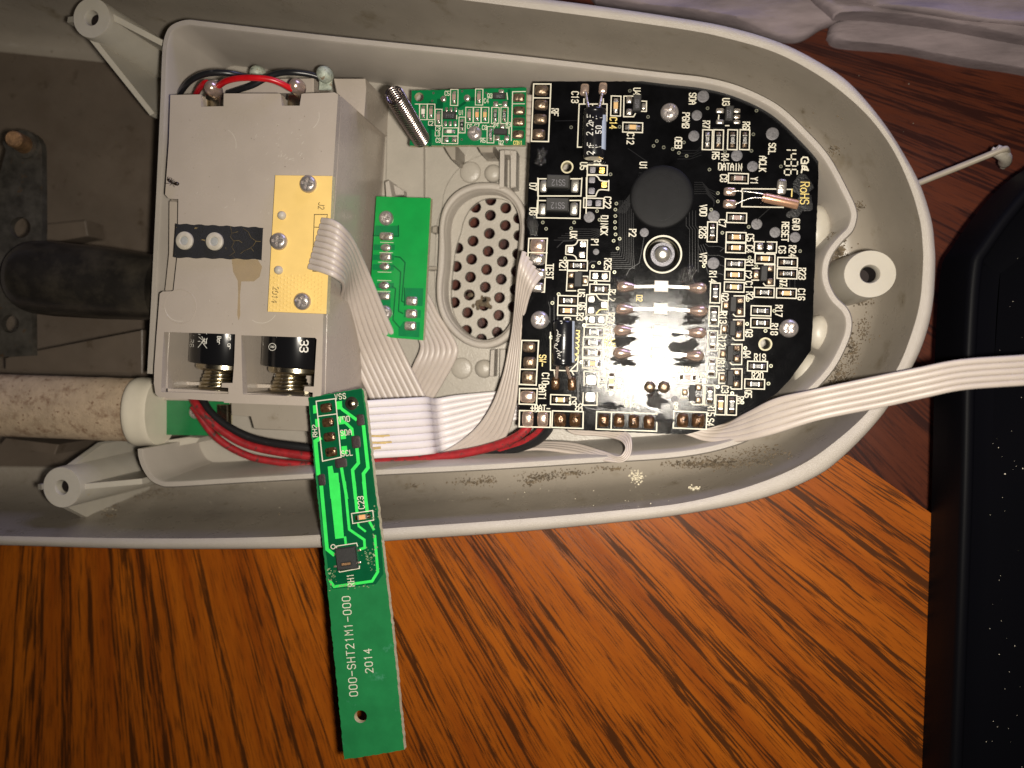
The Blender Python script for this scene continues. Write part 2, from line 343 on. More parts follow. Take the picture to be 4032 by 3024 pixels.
class Print:
    def __init__(s, proj, lift=0.03): s.mb = MB(); s.proj = proj; s.k = 0; s.lift = lift*0.1
    def _up(s, p, q): return p + (getattr(s.proj, 'n', Vector((0, 0, 1))))*(s.lift+q)
    def line(s, pts, w, closed=False, mi=0, ext=True):
        w = w*.9
        pts = [Vector(p).to_2d() for p in pts]; q = [pts[0]]
        for p in pts[1:]:
            if (p-q[-1]).length > .05: q.append(p)
        pts = q
        if len(pts) < 2: return
        if closed and (pts[0]-pts[-1]).length < .1: pts.pop()
        n = len(pts); Lp, Rp = [], []
        for i in range(n):
            if closed: a, b = pts[i-1], pts[(i+1) % n]
            else: a, b = pts[max(i-1, 0)], pts[min(i+1, n-1)]
            t1 = (pts[i]-a); t2 = (b-pts[i])
            if t1.length < 1e-6: t1 = t2
            if t2.length < 1e-6: t2 = t1
            t1 = t1.normalized(); t2 = t2.normalized(); t = t1+t2
            t = t.normalized() if t.length > 1e-4 else t1
            nrm = Vector((-t.y, t.x)); c = max(nrm.dot(Vector((-t1.y, t1.x))), .45); o = nrm*(w/2/c); p = pts[i]
            if not closed and ext:
                if i == 0: p = p-t1*w*.4
                if i == n-1: p = p+t1*w*.4
            Lp.append(p+o); Rp.append(p-o)
        s.k += 1; q = (s.k % 7)*0.00035
        vs = [s._up(s.proj(v.x, v.y), q) for v in Lp]+[s._up(s.proj(v.x, v.y), q) for v in Rp]
        fs = [[i, (i+1) % n, n+(i+1) % n, n+i] for i in range(n if closed else n-1)]
        s.mb.add(vs, fs, mi)
    def poly(s, pts, mi=0):
        s.k += 1; q = (s.k % 7)*0.00035
        s.mb.plate([[s._up(s.proj(*p), q) for p in pts]], 0.0005, mi, mi)
    def ring(s, x, y, r, w, mi=0, n=20): s.line(circ(x, y, r, n), w, True, mi)
    def text(s, txt, x, y, h=26, ang=90, w=4.6, cw=None, adv=None, mi=0, seg=False):
        cw = cw or h*.43; adv = adv or h*.61; tot = adv*(len(txt)-1)+cw
        a = math.radians(ang); c, sn = math.cos(a), math.sin(a)
        def T(u, v): return (x+u*c+v*sn, y+u*sn-v*c)
        for i, ch in enumerate(txt):
            ox = -tot/2+i*adv
            if seg:
                for k in SEG.get(ch, ''):
                    (ax, ay), (bx, by) = SEGL[k]; g = .13
                    p = Vector((ax, ay)); q_ = Vector((bx, by)); p, q_ = p.lerp(q_, g), q_.lerp(p, g)
                    s.line([T(ox+p.x*cw/4, (p.y-3)*h/6), T(ox+q_.x*cw/4, (q_.y-3)*h/6)], w*.85, mi=mi, ext=False)
                continue
            for st in GL.get(ch, '').split():
                s.line([T(ox+int(st[k])*cw/4, (int(st[k+1])-3)*h/6) for k in range(0, len(st)-1, 2)], w, mi=mi)
    def build(s, name, mats, parent, **k): return part(name, s.mb, mats, parent, ang=.1, **{'kind': 'stuff', **k})

# ---------------------------------------------------------------- levels (mm)
ZT = -18.6; ZLOW = -37.0; ZF = -17.0; ZR = 5.0; ZW = 2.0; ZB = 8.0
BA = 1.8                                        # the boards lie about 1.8 degrees clockwise
# ================================================================ table
V = P(250, -200, ZT)
wood1 = wood('oak_table', (.47, .124, .0075), (.265, .056, .004), (.034, .012, .004), V, 23.0, .34)
tbl = [(-900, 2085), (0, 2105), (600, 2118), (1300, 2085), (2000, 2030), (2700, 1945), (3000, 1880), (3338, 1790), (3660, 2016), (5200, 3100), (5200, 4600), (-900, 4600)]
mb = MB(); mb.plate([[P(x, y, ZT) for x, y in tbl][::-1]], 2.0)
part('table_top', mb, [wood1, wood1], kind='structure', label='glossy orange-brown oak table top with dark open grain')
V2 = P(1500, -300, ZLOW); ln = Vector((0, 0, 1))
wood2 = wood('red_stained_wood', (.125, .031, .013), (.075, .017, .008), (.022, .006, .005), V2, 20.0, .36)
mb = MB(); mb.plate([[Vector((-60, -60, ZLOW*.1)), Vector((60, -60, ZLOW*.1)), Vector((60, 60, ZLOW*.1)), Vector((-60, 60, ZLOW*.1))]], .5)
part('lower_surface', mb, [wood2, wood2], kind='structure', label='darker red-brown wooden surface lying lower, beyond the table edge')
def LEAF(x, y, h=0.0): return P(x, y, ZLOW+h)

# ================================================================ grey housing
hous = thing('weather_station_housing', 'large dirty grey plastic housing, open side up, rounded at its right end', 'plastic housing', P(2000, 1200, ZF))
RIMO = [(-700, 2140), (0, 2153), (474, 2166), (900, 2168), (1267, 2162), (1504, 2138), (2016, 2102), (2400, 2066), (2700, 2030), (2992, 1972), (3204, 1889), (3332, 1797), (3484, 1635), (3599, 1451), (3654, 1324), (3684, 1190), (3693, 1040), (3690, 960), (3678, 863), (3636, 729), (3569, 601), (3478, 462), (3356, 322), (3235, 237), (3077, 158), (2888, 100), (2688, 62), (2261, 0), (1500, -95), (600, -195), (-700, -310)]
RIMI = [(-700, 2096), (0, 2112), (501, 2121), (900, 2120), (1258, 2107), (1504, 2084), (2016, 2048), (2400, 2014), (2688, 1982), (2940, 1920), (3130, 1845), (3265, 1760), (3420, 1622), (3532, 1458), (3590, 1320), (3625, 1190), (3637, 1050), (3636, 960), (3624, 860), (3585, 730), (3520, 590), (3430, 465), (3320, 362), (3200, 278), (3052, 203), (2870, 149), (2688, 112), (2255, 52), (1500, -42), (600, -140), (-700, -252)]
O_ = cr([P(*p, ZR) for p in RIMO], 6); I_ = cr([P(*p, ZR) for p in RIMI], 6)
def zz(pts, z): return [Vector((p.x, p.y, z*.1)) for p in pts]
inw = lambda pts, d: offs(pts, -d)               # travel is anticlockwise in world: inward is left
def zf(v):
    t = min(max((-2.5-v.x)/5.0, 0), 1); return ZF-(t*t*(3-2*t))*17
def zd(pts, k=0.0): return [Vector((p.x, p.y, (zf(p)+k)*.1)) for p in pts]
rings = [zd(inw(O_, .35), -1.0), zz(inw(O_, .12), -6), zz(O_, ZR-1.2), zz(inw(O_, .03), ZR-.4), zz(inw(O_, .10), ZR)]
mb = MB(); mb.loft(rings+[zz(offs(I_, .06), ZR), zz(I_, ZR-.35)])
part('rim', mb, 'rim', hous, ang=.9)
inner = [zz(I_, ZR-.36), zz(inw(I_, .05), -3), zz(inw(I_, .16), -11), zd(inw(I_, .32), 2), zd(inw(I_, .62), .2), zd(inw(I_, .80))]
mb = MB(); mb.loft(inner); part('side_wall', mb, 'grey', hous, ang=1.0)
GR = [Z('L', *p) for p in [(905, 640), (925, 560), (970, 480), (1040, 425), (1110, 408), (1190, 415), (1260, 450), (1305, 520), (1325, 620), (1325, 800), (1312, 1000), (1290, 1180), (1250, 1290), (1180, 1360), (1100, 1388), (1030, 1385), (960, 1350), (890, 1270), (845, 1160), (838, 1050), (850, 900), (870, 760)]]
gz = ZF-1.2
hole = [Vector((p.x, p.y, ZF*.1)) for p in cr([P(*p, gz) for p in GR]+[P(*GR[0], gz)], 4)[:-1]]
# grille of round holes
def gproj(p): return P(p[0], p[1], gz)
GH = [(1105, 415), (1000, 465), (1208, 470), (1102, 520), (990, 570), (1297, 540), (1205, 590), (1095, 645), (983, 697), (1298, 660), (1195, 720), (1087, 768), (973, 822), (878, 745), (1290, 785), (1185, 838), (1076, 893), (965, 945), (868, 872), (1280, 905), (1177, 960), (1067, 1015), (957, 1068), (862, 1000), (1272, 1030), (1165, 1087), (1058, 1140), (945, 1190), (855, 1120), (1258, 1150), (1160, 1208), (1048, 1262), (938, 1312), (1150, 1325), (1040, 1372)]
mb = MB(); outl = [p for p in [Vector(q).to_2d() for q in GR]]
cx_ = sum(p.x for p in outl)/len(outl); cy_ = sum(p.y for p in outl)/len(outl)
big = [gproj((cx_+(p.x-cx_)*1.24, cy_+(p.y-cy_)*1.12)) for p in outl]
def inside(x, y, poly):
    c = False; n = len(poly)
    for i in range(n):
        a, b = poly[i], poly[i-1]
        if (a[1] > y) != (b[1] > y) and x < (b[0]-a[0])*(y-a[1])/(b[1]-a[1])+a[0]: c = not c
    return c
bigpx = [(cx_+(p.x-cx_)*1.24, cy_+(p.y-cy_)*1.12) for p in outl]
loops = [big]
for h in GH:
    x, y = Z('L', *h); cp = circ(x, y, 22.2, 18)
    if all(inside(*q, bigpx) for q in cp): loops.append([gproj(q) for q in cp])
mb.plate(loops, .16, 0, 1, True)
part('perforated_grille', mb, ['floor', 'grey'], hous, label='oval grille of round holes, stained at its middle')
mb = MB(); st = P(*Z('L', 1060, 1110), gz)
for i in range(26):
    a = random.random()*6.28; r = abs(random.gauss(0, .12)); q = st+Vector((math.cos(a)*r, math.sin(a)*r*.8, .008))
    if True: mb.lathe([(.05, 0), (.045, .02), (.02, .035)], 7, q, ax=.6+random.random())
part('rust_stain', mb, 'dirt', hous, kind='stuff')
def closed_cr(px, z, n=4): return cr([P(*p, z) for p in px]+[P(*px[0], z)], n)[:-1]
def ringwall(name, px, z, th, zb, m='grey', n=4, dirn=1, label=None):
    o = closed_cr(px, z, n); c = sum(o, Vector())/len(o)
    i = [c+(p-c)*(1-th/((p-c).length)) for p in o]
    mb = MB(); b = .03
    o2 = [c+(p-c)*(1-b/((p-c).length)) for p in o]; i2 = [c+(p-c)*(1+b/((p-c).length)) for p in i]
    mb.loft([zz(o, zb), zz(o, z-.3), zz(o2, z), zz(i2, z), zz(i, z-.3), zz(i, zb)], True)
    return part(name, mb, m, hous, ang=1.0, recalc=True)
OV = ZL('L', (737, 880), (745, 720), (752, 560), (790, 440), (870, 350), (980, 300), (1080, 292), (1160, 300), (1250, 345), (1318, 430), (1350, 550), (1345, 720), (1325, 950), (1305, 1180), (1265, 1310), (1190, 1395), (1090, 1435), (980, 1425), (880, 1370), (790, 1270), (740, 1150), (728, 1020))
ringwall('oval_collar', OV, -11.5, .14, ZF-.1, 'rim')
OV2 = [(cx_+(x-cx_)*.925, cy_+(y-cy_)*.955) for x, y in OV]
ringwall('inner_collar', OV2, -12.6, .10, ZF-.5, 'rim')
# speaker seat plate with bumps and slots
seat = ZL('L', (770, 470), (790, 350), (850, 240), (950, 150), (1060, 105), (1180, 95), (1300, 120), (1400, 200), (1420, 600), (1400, 1200), (1360, 1700), (1200, 1760), (1000, 1760), (850, 1690), (740, 1560), (700, 1450), (730, 1300), (720, 900), (735, 600))
s_ = closed_cr(seat, -15.6, 4); g_ = [Vector((p.x, p.y, -1.56)) for p in closed_cr([(cx_+(x-cx_)*.97, cy_+(y-cy_)*.97) for x, y in OV], -11.5, 3)]
mb = MB(); mb.plate([s_, g_], .14); part('speaker_seat', mb, ['floor', 'grey'], hous)
for (x, y, r, h) in [(965, 225, 74, .06), (1125, 237, 62, .16), (905, 1572, 74, .05), (1062, 1575, 64, .16)]:
    Mx, k = frame(PR(-15.6), *Z('L', x, y)); r_ = r/1.7467*k
    mb = MB(); mb.lathe([(r_, 0), (r_*.97, h*.5), (r_*.85, h*.8), (r_*.4, h)], 24); part('mould_bump', mb, 'floor', hous, Mw=Mx, ang=1.0)
def wallbox(name, pts, z, zb, m='grey', parent=None, b=.02, label=None):     # prism from a pixel polygon at height z down to zb
    t = [P(*p, z) for p in pts]; c = sum(t, Vector())/len(t)
    t2 = [p+(c-p).normalized()*b for p in t]
    mb = MB(); mb.loft([zz(t, zb), zz(t, z-b*8), zz(t2, z)], True, False, True); return part(name, mb, m, parent or hous, recalc=True, label=label)
for pts in [[(1168, 70), (1200, 68), (1196, 330), (1163, 335)], [(1240, 70), (1282, 72), (1278, 325), (1240, 330)], [(1200, 68), (1240, 70), (1240, 105), (1198, 103)],
            [(1105, 1445), (1132, 1440), (1125, 1630), (1095, 1630)], [(1170, 1440), (1205, 1440), (1200, 1640), (1165, 1640)]]:
    wallbox('slot_rail', ZL('L', *pts), -11, -16, 'rim')
# standing fins and steps inside the compartment
wallbox('floor_step', [(1525, 400), (1668, 560), (1668, 800), (1518, 800)], -15.5, ZF, 'floor')
wallbox('support_fin', [(1516, 715), (1532, 708), (1545, 775), (1520, 775)], -10, ZF, 'rim')
wallbox('support_fin', [(1532, 715), (1590, 748), (1590, 768), (1540, 770)], -13, ZF, 'rim')
wallbox('support_fin', ZL('L', (700, 600), (735, 590), (735, 640), (700, 640)), -13.5, ZF)
wallbox('support_fin', ZL('L', (670, 870), (735, 872), (735, 895), (670, 895)), -13.5, ZF)
wallbox('support_post', ZL('K', (870, 880), (1050, 880), (1050, 1110), (1000, 1100), (930, 1000)), -8, ZF)
wallbox('support_post', ZL('K', (1340, 880), (1580, 880), (1570, 1000), (1400, 1000)), -8, ZF)
# inner compartment wall, one strip with two ends
IW = [(574, 1470), (586, 1251), (598, 1008), (614, 668), (626, 400), (632, 230), (641, 150), (668, 98), (729, 73), (800, 78), (911, 91), (1344, 140), (1952, 203), (2255, 237), (2600, 278), (2791, 301), (2931, 340), (3065, 407), (3174, 504), (3271, 614), (3350, 759), (3376, 820), (3379, 860), (3362, 911), (3320, 955), (3285, 1000), (3268, 1044), (3266, 1090), (3277, 1130), (3300, 1170), (3338, 1208), (3356, 1245), (3359, 1290), (3344, 1348), (3295, 1445), (3223, 1530), (3120, 1620), (3020, 1690), (2913, 1752), (2688, 1803), (2300, 1830), (1900, 1855), (1466, 1876), (1233, 1889), (900, 1908), (680, 1921), (626, 1915), (585, 1890), (555, 1845), (540, 1800), (537, 1768)]
wo = cr([P(*p, ZW) for p in IW], 5); wi = offs(wo, .145)
mb = MB(); R_ = [zd(offs(wo, -.06)), zz(wo, ZW-.5), zz(offs(wo, .03), ZW), zz(offs(wi, -.03), ZW), zz(wi, ZW-.5), zz(offs(wi, .10), ZF)]
mb.loft(R_, False); mb.add([r[0] for r in R_], [list(range(6))]); mb.add([r[-1] for r in R_], [list(range(6))[::-1]])
part('compartment_wall', mb, 'rim', hous, ang=.9, recalc=True)
loopw = zz(offs(wo, .03), ZF)
mb = MB(); mb.plate([loopw[::-1], hole], .15, 0, 0, True); part('floor', mb, ['floor', 'floor'], hous)
side_mb = MB(); side_mb.loft(inner); floor_mb = MB(); floor_mb.plate([inner[-1], zd(offs(wo, -.06))], .15); wall_mb = MB(); wall_mb.loft(R_, False)
mb = MB(); wl = zd(offs(wo, -.06)); mb.plate([inner[-1], wl], .15, 0, 0, True); part('outer_floor', mb, ['shaded_grime', 'shaded_grime'], hous)
# bosses
def boss(px, py, r, rh, z, zb, name='screw_boss', label=None, m='boss', ry=None):
    Mx, k = frame(PR(z), px, py); r_, h_ = r*k, rh*k; dz = (zb-z)*.1
    mb = MB(); mb.lathe([(r_*1.12, dz), (r_, -.05), (r_*.97, 0), (h_*1.15, 0), (h_, -.05), (h_*.98, -.18)], 36, ay=(ry or r)/r, cap=False); mb.lathe([(h_*.98, -.18), (h_*.97, -.60), (h_*.2, -.61)], 36, mi=1, ay=(ry or r)/r)
    return part(name, mb, [m, 'hole'], hous, Mw=Mx, ang=.7, label=label)
boss(360, 70, 77, 26, 1, -33.5, label='boss at the upper left with a chipped face'); boss(243, 1919, 78, 25, 0, -33.5); boss(3426, 1079, 103, 35, 1, ZF, label='big boss in the notch at the right end', ry=97)
def fin(pa, pb, z0, z1, th=.11):                # upright fin between two pixels with its top sloping from z0 to z1
    a, b = P(*pa, z0), P(*pb, z1); t = Vector((b.x-a.x, b.y-a.y, 0)).normalized(); n = Vector((t.y, -t.x, 0))*th/2
    mb = MB(); f = -3.35
    mb.loft([[Vector((p.x, p.y, f)) for p in (a-n, a+n)]+[Vector((p.x, p.y, f)) for p in (b+n, b-n)], [a-n, a+n, b+n, b-n]], True, False, True)
    part('rib', mb, 'boss', hous, recalc=True)
fin((420, 55), (640, 170), 0, -2); fin((352, 140), (600, 450), 0, -12); fin((290, 75), (266, 78), -1, -2); fin((310, 1918), (560, 1895), -1, -4)
fin((250, 1850), (395, 1745), -1, -11); fin((240, 1990), (380, 2062), -2, -12); fin((165, 1918), (150, 1917), -1, -2)
wallbox('rib', [(20, 1412), (60, 1398), (560, 1300), (560, 1470), (20, 1456)], -16, -33.5, 'shaded_grime')
wallbox('rib', [(20, 1725), (230, 1750), (215, 1790), (0, 1750)], -12, -33.5, 'shaded_grime')
wallbox('rib', [(160, 885), (335, 868), (345, 930), (170, 960)], -27, -33.5, 'shaded_grime')
wallbox('cable_ledge', [(985, 1575), (1250, 1580), (1250, 1700), (1000, 1690), (985, 1640), (910, 1635), (908, 1575)], -5, ZF, 'grey')
wallbox('cable_ledge', [(640, 1735), (745, 1720), (785, 1725), (770, 1745), (655, 1765)], -10, ZF, 'boss')
# lumps under the right edge of the black board
for (x, y, r, rr) in [(3215, 900, 55, 95), (3225, 1310, 50, 70), (3185, 1480, 60, 90)]:
    Mx, k = frame(PR(-10), x, y); mb = MB(); mb.lathe([(1.15, -.7), (1, 0), (.93, .12), (.6, .2), (.2, .22)], 24, ax=1, ay=1)
    for v in mb.v: v.x *= r*k; v.y *= rr*k
    part('support_lump', mb, 'boss', hous, Mw=Mx, ang=1.2)
# dirt on the housing
from mathutils.bvhtree import BVHTree
_v, _f = [], []
for q in (side_mb, floor_mb, wall_mb):
    n_ = len(_v); _v += q.v; _f += [[i+n_ for i in f] for f in q.f]
BV = BVHTree.FromPolygons(_v, _f)
def surf(px, py):
    h = BV.ray_cast(CAMP, ray(px, py).normalized()); return h[0] if h[0] else P(px, py, ZF)
mb = MB(); mbp = MB()
def flake(mb, p, r):
    n = 6; a0 = random.random()*6; mb.lathe([(r, 0), (r*.85, r*.3), (r*.3, r*.42)], n, p, ax=.6+random.random()*.8, ay=.6+random.random()*.8)
def scatter(mb, c, sx, sy, n, r, z=ZF):
    for i in range(n):
        x, y = c[0]+random.gauss(0, sx), c[1]+random.gauss(0, sy); p = surf(x, y)
        if p.z > -.25: continue
        flake(mb, p+Vector((0, 0, .002)), r*(.4+random.random()))
for c, sx, sy, n in [((1630, 1912), 14, 6, 14), ((1715, 1930), 6, 4, 6), ((1850, 1900), 36, 9, 40), ((1920, 1890), 20, 9, 24), ((2140, 1875), 45, 8, 46), ((2250, 1862), 40, 6, 36), ((2100, 1890), 30, 10, 24), ((2080, 1905), 10, 6, 10), ((2400, 1845), 40, 4, 26), ((2860, 1815), 80, 10, 90), ((2760, 1825), 50, 8, 50), ((3300, 1470), 22, 22, 40), ((3400, 1300), 20, 30, 36), ((3330, 1560), 30, 12, 30), ((3385, 815), 10, 10, 16), ((3290, 940), 16, 12, 30), ((3300, 1010), 18, 18, 40), ((3285, 590), 14, 10, 14), ((545, 1945), 25, 12, 40), ((450, 1985), 16, 10, 22), ((430, 2030), 16, 8, 22), ((600, 1930), 40, 8, 34), ((640, 1950), 70, 6, 24), ((3380, 1190), 30, 8, 26), ((3300, 985), 12, 10, 60), ((3310, 1040), 8, 14, 50), ((3355, 1390), 14, 30, 60), ((3320, 1500), 22, 22, 60), ((3240, 1600), 24, 16, 50), ((2800, 1830), 90, 8, 120), ((3000, 1780), 60, 14, 60)]:
    scatter(mb, c, sx, sy, int(n*3), .015)
for i in range(110):
    x, y = random.choice([(random.uniform(2750, 3600), random.uniform(200, 1500)), (random.uniform(800, 2600), random.uniform(1915, 2030)), (random.uniform(0, 560), random.uniform(0, 640))])
    if not inside(x, y, [(q[0], q[1]) for q in IW]): flake(mb, surf(x, y)+Vector((0, 0, .002)), random.uniform(.005, .02))
scatter(mbp, (2508, 1880), 14, 10, 60, .02); scatter(mbp, (2735, 1922), 11, 4, 30, .018); scatter(mbp, (430, 2010), 20, 10, 14, .012)
for i in range(40): flake(mbp, surf(random.uniform(700, 2900), random.uniform(1920, 2000)), random.uniform(.005, .011))
part('dirt', mb, 'dirt', kind='stuff', label='brown dirt crumbs caught along the walls of the grey housing')
part('pale_crumbs', mbp, 'pale', kind='stuff', label='pale crumbs lying on the housing floor near the lower rim')

# ================================================================ generic small parts
def chip_body(top, ends='tin', mid=None):
    key = ('chip', top, ends)
    if key in CACHE: return CACHE[key]
    mb = MB(); l, w, h = .225, .115, .115; e = .065
    mb.cbox(-l+e, l-e, -w*.97, w*.97, .008, h, .008, 0)
    for s in (-1, 1):
        a, b = sorted((s*l, s*(l-e))); mb.cbox(a, b, -w, w, .004, h+.006, .01, 1)
    CACHE[key] = mesh('chip', mb, [top, ends]); return CACHE[key]
CACHE = {}
def bevel(o, w, seg=3):
    import bmesh
    bm = bmesh.new(); bm.from_mesh(o.data); bmesh.ops.remove_doubles(bm, verts=bm.verts, dist=1e-5); bm.to_mesh(o.data); bm.free()
    m = o.modifiers.new('bevel', 'BEVEL'); m.width = w; m.segments = seg; m.limit_method = 'ANGLE'; m.angle_limit = .7; smooth_all(o.data, 1.0); return o
def jag(pts, a=1.3, step=14):                   # slightly rough sawn edge
    out = []
    for i, p in enumerate(pts):
        q = pts[(i+1) % len(pts)]; L_ = math.hypot(q[0]-p[0], q[1]-p[1]); n = max(int(L_/step), 1)
        for k in range(n): out.append((p[0]+(q[0]-p[0])*k/n+random.uniform(-a, a)*(k > 0), p[1]+(q[1]-p[1])*k/n+random.uniform(-a, a)*(k > 0)))
    return out
def joint_mesh(m):
    key = ('joint', m)
    if key in CACHE: return CACHE[key]
    mb = MB(); xs = [(-.01, .105, .105), (.045, .11, .085), (.10, .115, .04), (.15, .115, .022), (.165, .10, .004)]
    rings = []
    for x, w, h in xs: rings.append([Vector((x, -w, 0)), Vector((x, -w*.9, h*.55)), Vector((x, -w*.45, h)), Vector((x, w*.45, h)), Vector((x, w*.9, h*.55)), Vector((x, w, 0))])
    mb.loft(rings, False, True, True); CACHE[key] = mesh('joint', mb, m, ang=1.0, recalc=True); return CACHE[key]
def chip(board, proj, x, y, o, kind, L=78., Wd=38., code='', pr=None, ang=BA, joint='tarnish', box=True, sw=5.0):
    an = ang+(90 if o == 'v' else 0); Mx, k = frame(proj, x, y, an); sc = L*k
    a = math.radians(an); c, s = math.cos(a), math.sin(a)
    if pr is not None and box:
        pr.line([(x+u*c-v*s, y+u*s+v*c) for u, v in ((-L/2, -Wd/2), (L/2, -Wd/2), (L/2, Wd/2), (-L/2, Wd/2))], sw, True)
    if kind == 'E':                              # empty footprint with two pads
        for sg in (-1, 1):
            mb_ = joint if isinstance(joint, str) else joint[(sg+1)//2]
            pad(board, proj, x+sg*c*L*.235, y+sg*s*L*.235, L*.30, Wd*.66, mb_, an, h=.05)
        return
    nm = 'resistor' if kind == 'R' else 'ceramic_capacitor'
    top = {'R': 'rblack'}.get(kind, kind)
    Mo = Mx @ Matrix.Diagonal((sc, sc, sc, 1))
    o_ = part(nm, chip_body(top), None, board, Mo)
    for sg in (0, 1):
        Mj = Mo @ Matrix.Rotation(math.pi*sg, 4, 'Z') @ Matrix.Translation((.222, 0, 0))
        part('solder_joint', joint_mesh(joint), None, o_, Mj)
    if kind == 'R' and code:
        key = ('code', code)
        if key not in CACHE:
            p = Print(lambda u, v: Vector((u*.001, -v*.001, .124)), 0.0)
            if code == '0': p.line([(-32, -40), (32, -40), (32, 40), (-32, 40)], 18, True)
            else: p.text(code, 0, 0, 130, 0, 20, 62, 88)
            CACHE[key] = mesh('code', p.mb, 'print', ang=.1)
        part('marking', CACHE[key], None, o_, Mo)
def pad(board, proj, x, y, w, h_, m, ang=BA, h=.18, name='solder_pad', round_=False, parent=None):
    Mx, k = frame(proj, x, y, ang); a, b = w*k/2, h_*k/2; hh = h*min(a, b)*1.4
    mb = MB(); n = 20; rings = []
    for q, zf in ((1, 0), (.97, .35), (.86, .68), (.6, .92), (.25, 1)):
        r = []
        for j in range(n):
            t = 2*math.pi*j/n; ct, st = math.cos(t), math.sin(t); e = 1 if round_ else .45+.5*(1-q)
            r.append(Vector((a*q*math.copysign(abs(ct)**e, ct), b*q*math.copysign(abs(st)**e, st), hh*zf)))
        rings.append(r)
    mb.loft(rings, True, False, True)
    return part(name, mb, m, parent or board, Mx, ang=1.2)
def sot(board, proj, x, y, w, h_, legs, name='transistor', ang=BA, m='ic', code='', leg='tarnish', cang=90):
    Mx, k = frame(proj, x, y, ang); a, b = w*k/2, h_*k/2; hh = min(a, b)*1.05
    mb = MB(); mb.cbox(-a, a, -b, b, .02, hh, .012, 0, taper=min(a, b)*.06)
    o_ = part(name, mb, m, board, Mx)
    for (lx, ly, lw, lh) in legs: pad(board, proj, lx, ly, lw, lh, leg, ang, h=.35, name='lead', parent=o_)
    if code:
        p = Print(PR(hh*10+proj(x, y).z*10), .012); p.text(code, x, y, min(w, h_)*.42, cang, 2.0); p.build('marking', 'dkpad', o_)
    return o_
VIA = {}
def via(board, proj, x, y, r=6.5):
    Mx, k = frame(proj, x, y)
    if 'v' not in VIA:
        mb = MB(); n = 14
        c = lambda q, z: [Vector((q*math.cos(2*math.pi*j/n), q*math.sin(2*math.pi*j/n), z)) for j in range(n)]
        mb.loft([c(1, 0), c(.95, .25), c(.62, .25)], True, mi=0); mb.loft([c(.62, .25), c(.5, .05)], True, False, True, mi=1)
        VIA['v'] = mesh('via', mb, ['viaring', 'rblack'])
    s = r*k; part('via', VIA['v'], None, board, Mx @ Matrix.Diagonal((s, s, s*.35, 1)))
M['viaring'] = mat('via_ring', (.34, .34, .25), .3, .7)
def screw(px, py, r, z, label, group='small cross-head screws', m='steel', turn=0.0, deep=True):
    Mx, k = frame(PR(z), px, py, turn); R = r*k; mb = MB(); n = 40; rings = []
    prof = [(1, 0), (1, .16), (.97, .28), (.9, .40), (.8, .50), (.7, .56), (.6, .60), (.5, .63), (.42, .645), (.34, .65), (.26, .655), (.18, .655), (.1, .655)]
    for q, zf in prof:
        ring = []
        for j in range(n):
            a = 2*math.pi*j/n; x, y = q*math.cos(a), q*math.sin(a); z_ = zf
            if q < .62:
                w = .15+.04*(1-q)
                if abs(x) < w or abs(y) < w or q < .2: z_ -= .34*(1-.45*q)
            ring.append(Vector((x*R, y*R, z_*R)))
        rings.append(ring)
    mb.loft(rings, True, False, True)
    t = thing('screw', label, 'screw', P(px, py, z), group); part('screw_head', mb, m, t, Mx, ang=.5); return t
def wire(name, pts, r, m, parent=None, label=None, cat=None, n=10, group=None):
    p = cr([P(*q) for q in pts], 8); mb = MB(); mb.tube(p, r, n); return part(name, mb, m, parent, label=label, cat=cat, group=group, ang=1.2)
def ribbon(label, secs, n, m='ribbon', sub=8, flat=.72, group='white ribbon cables', cat='ribbon cable'):
    A = [P(s[0], s[1], s[4]) for s in secs]; B = [P(s[2], s[3], s[5] if len(s) > 5 else s[4]) for s in secs]
    A, B = cr(A, sub), cr(B, sub)
    t = thing('ribbon_cable', label, cat, (A[0]+B[0])/2, group)
    for i in range(n):
        f = (i+.5)/n; pts = [a.lerp(b, f) for a, b in zip(A, B)]; mb = MB(); rings = []; pu = None
        for j, p in enumerate(pts):
            tg = (pts[min(j+1, len(pts)-1)]-pts[max(j-1, 0)]).normalized(); w = (B[j]-A[j]); hw = w.length/n/2*1.04
            w.normalize(); up = w.cross(tg).normalized()
            if pu is not None and up.dot(pu) < 0 or pu is None and up.z < 0: up = -up
            pu = up
            w = tg.cross(up).normalized(); hh = max(hw*flat, .03)
            sp_ = lambda v: math.copysign(abs(v)**.75, v)
            rings.append([p+w*hw*sp_(math.cos(2*math.pi*q/12))+up*hh*sp_(math.sin(2*math.pi*q/12)) for q in range(12)])
        mb.loft(rings, True, True, True); part('conductor', mb, m, t, ang=1.2, recalc=True)
    return t
def board(name, label, cat, outline, proj, th, mats, holes=(), n=None, group=None, bname='board'):
    o = [proj(*p) for p in outline]; t = thing(name, label, cat, sum(o, Vector())/len(o), group)
    mb = MB(); mb.plate([o]+[[proj(*p) for p in h] for h in holes], (th*.1, n or Vector((0, 0, 1))), 0, 1, True)
    part(bname, mb, mats, t); return t

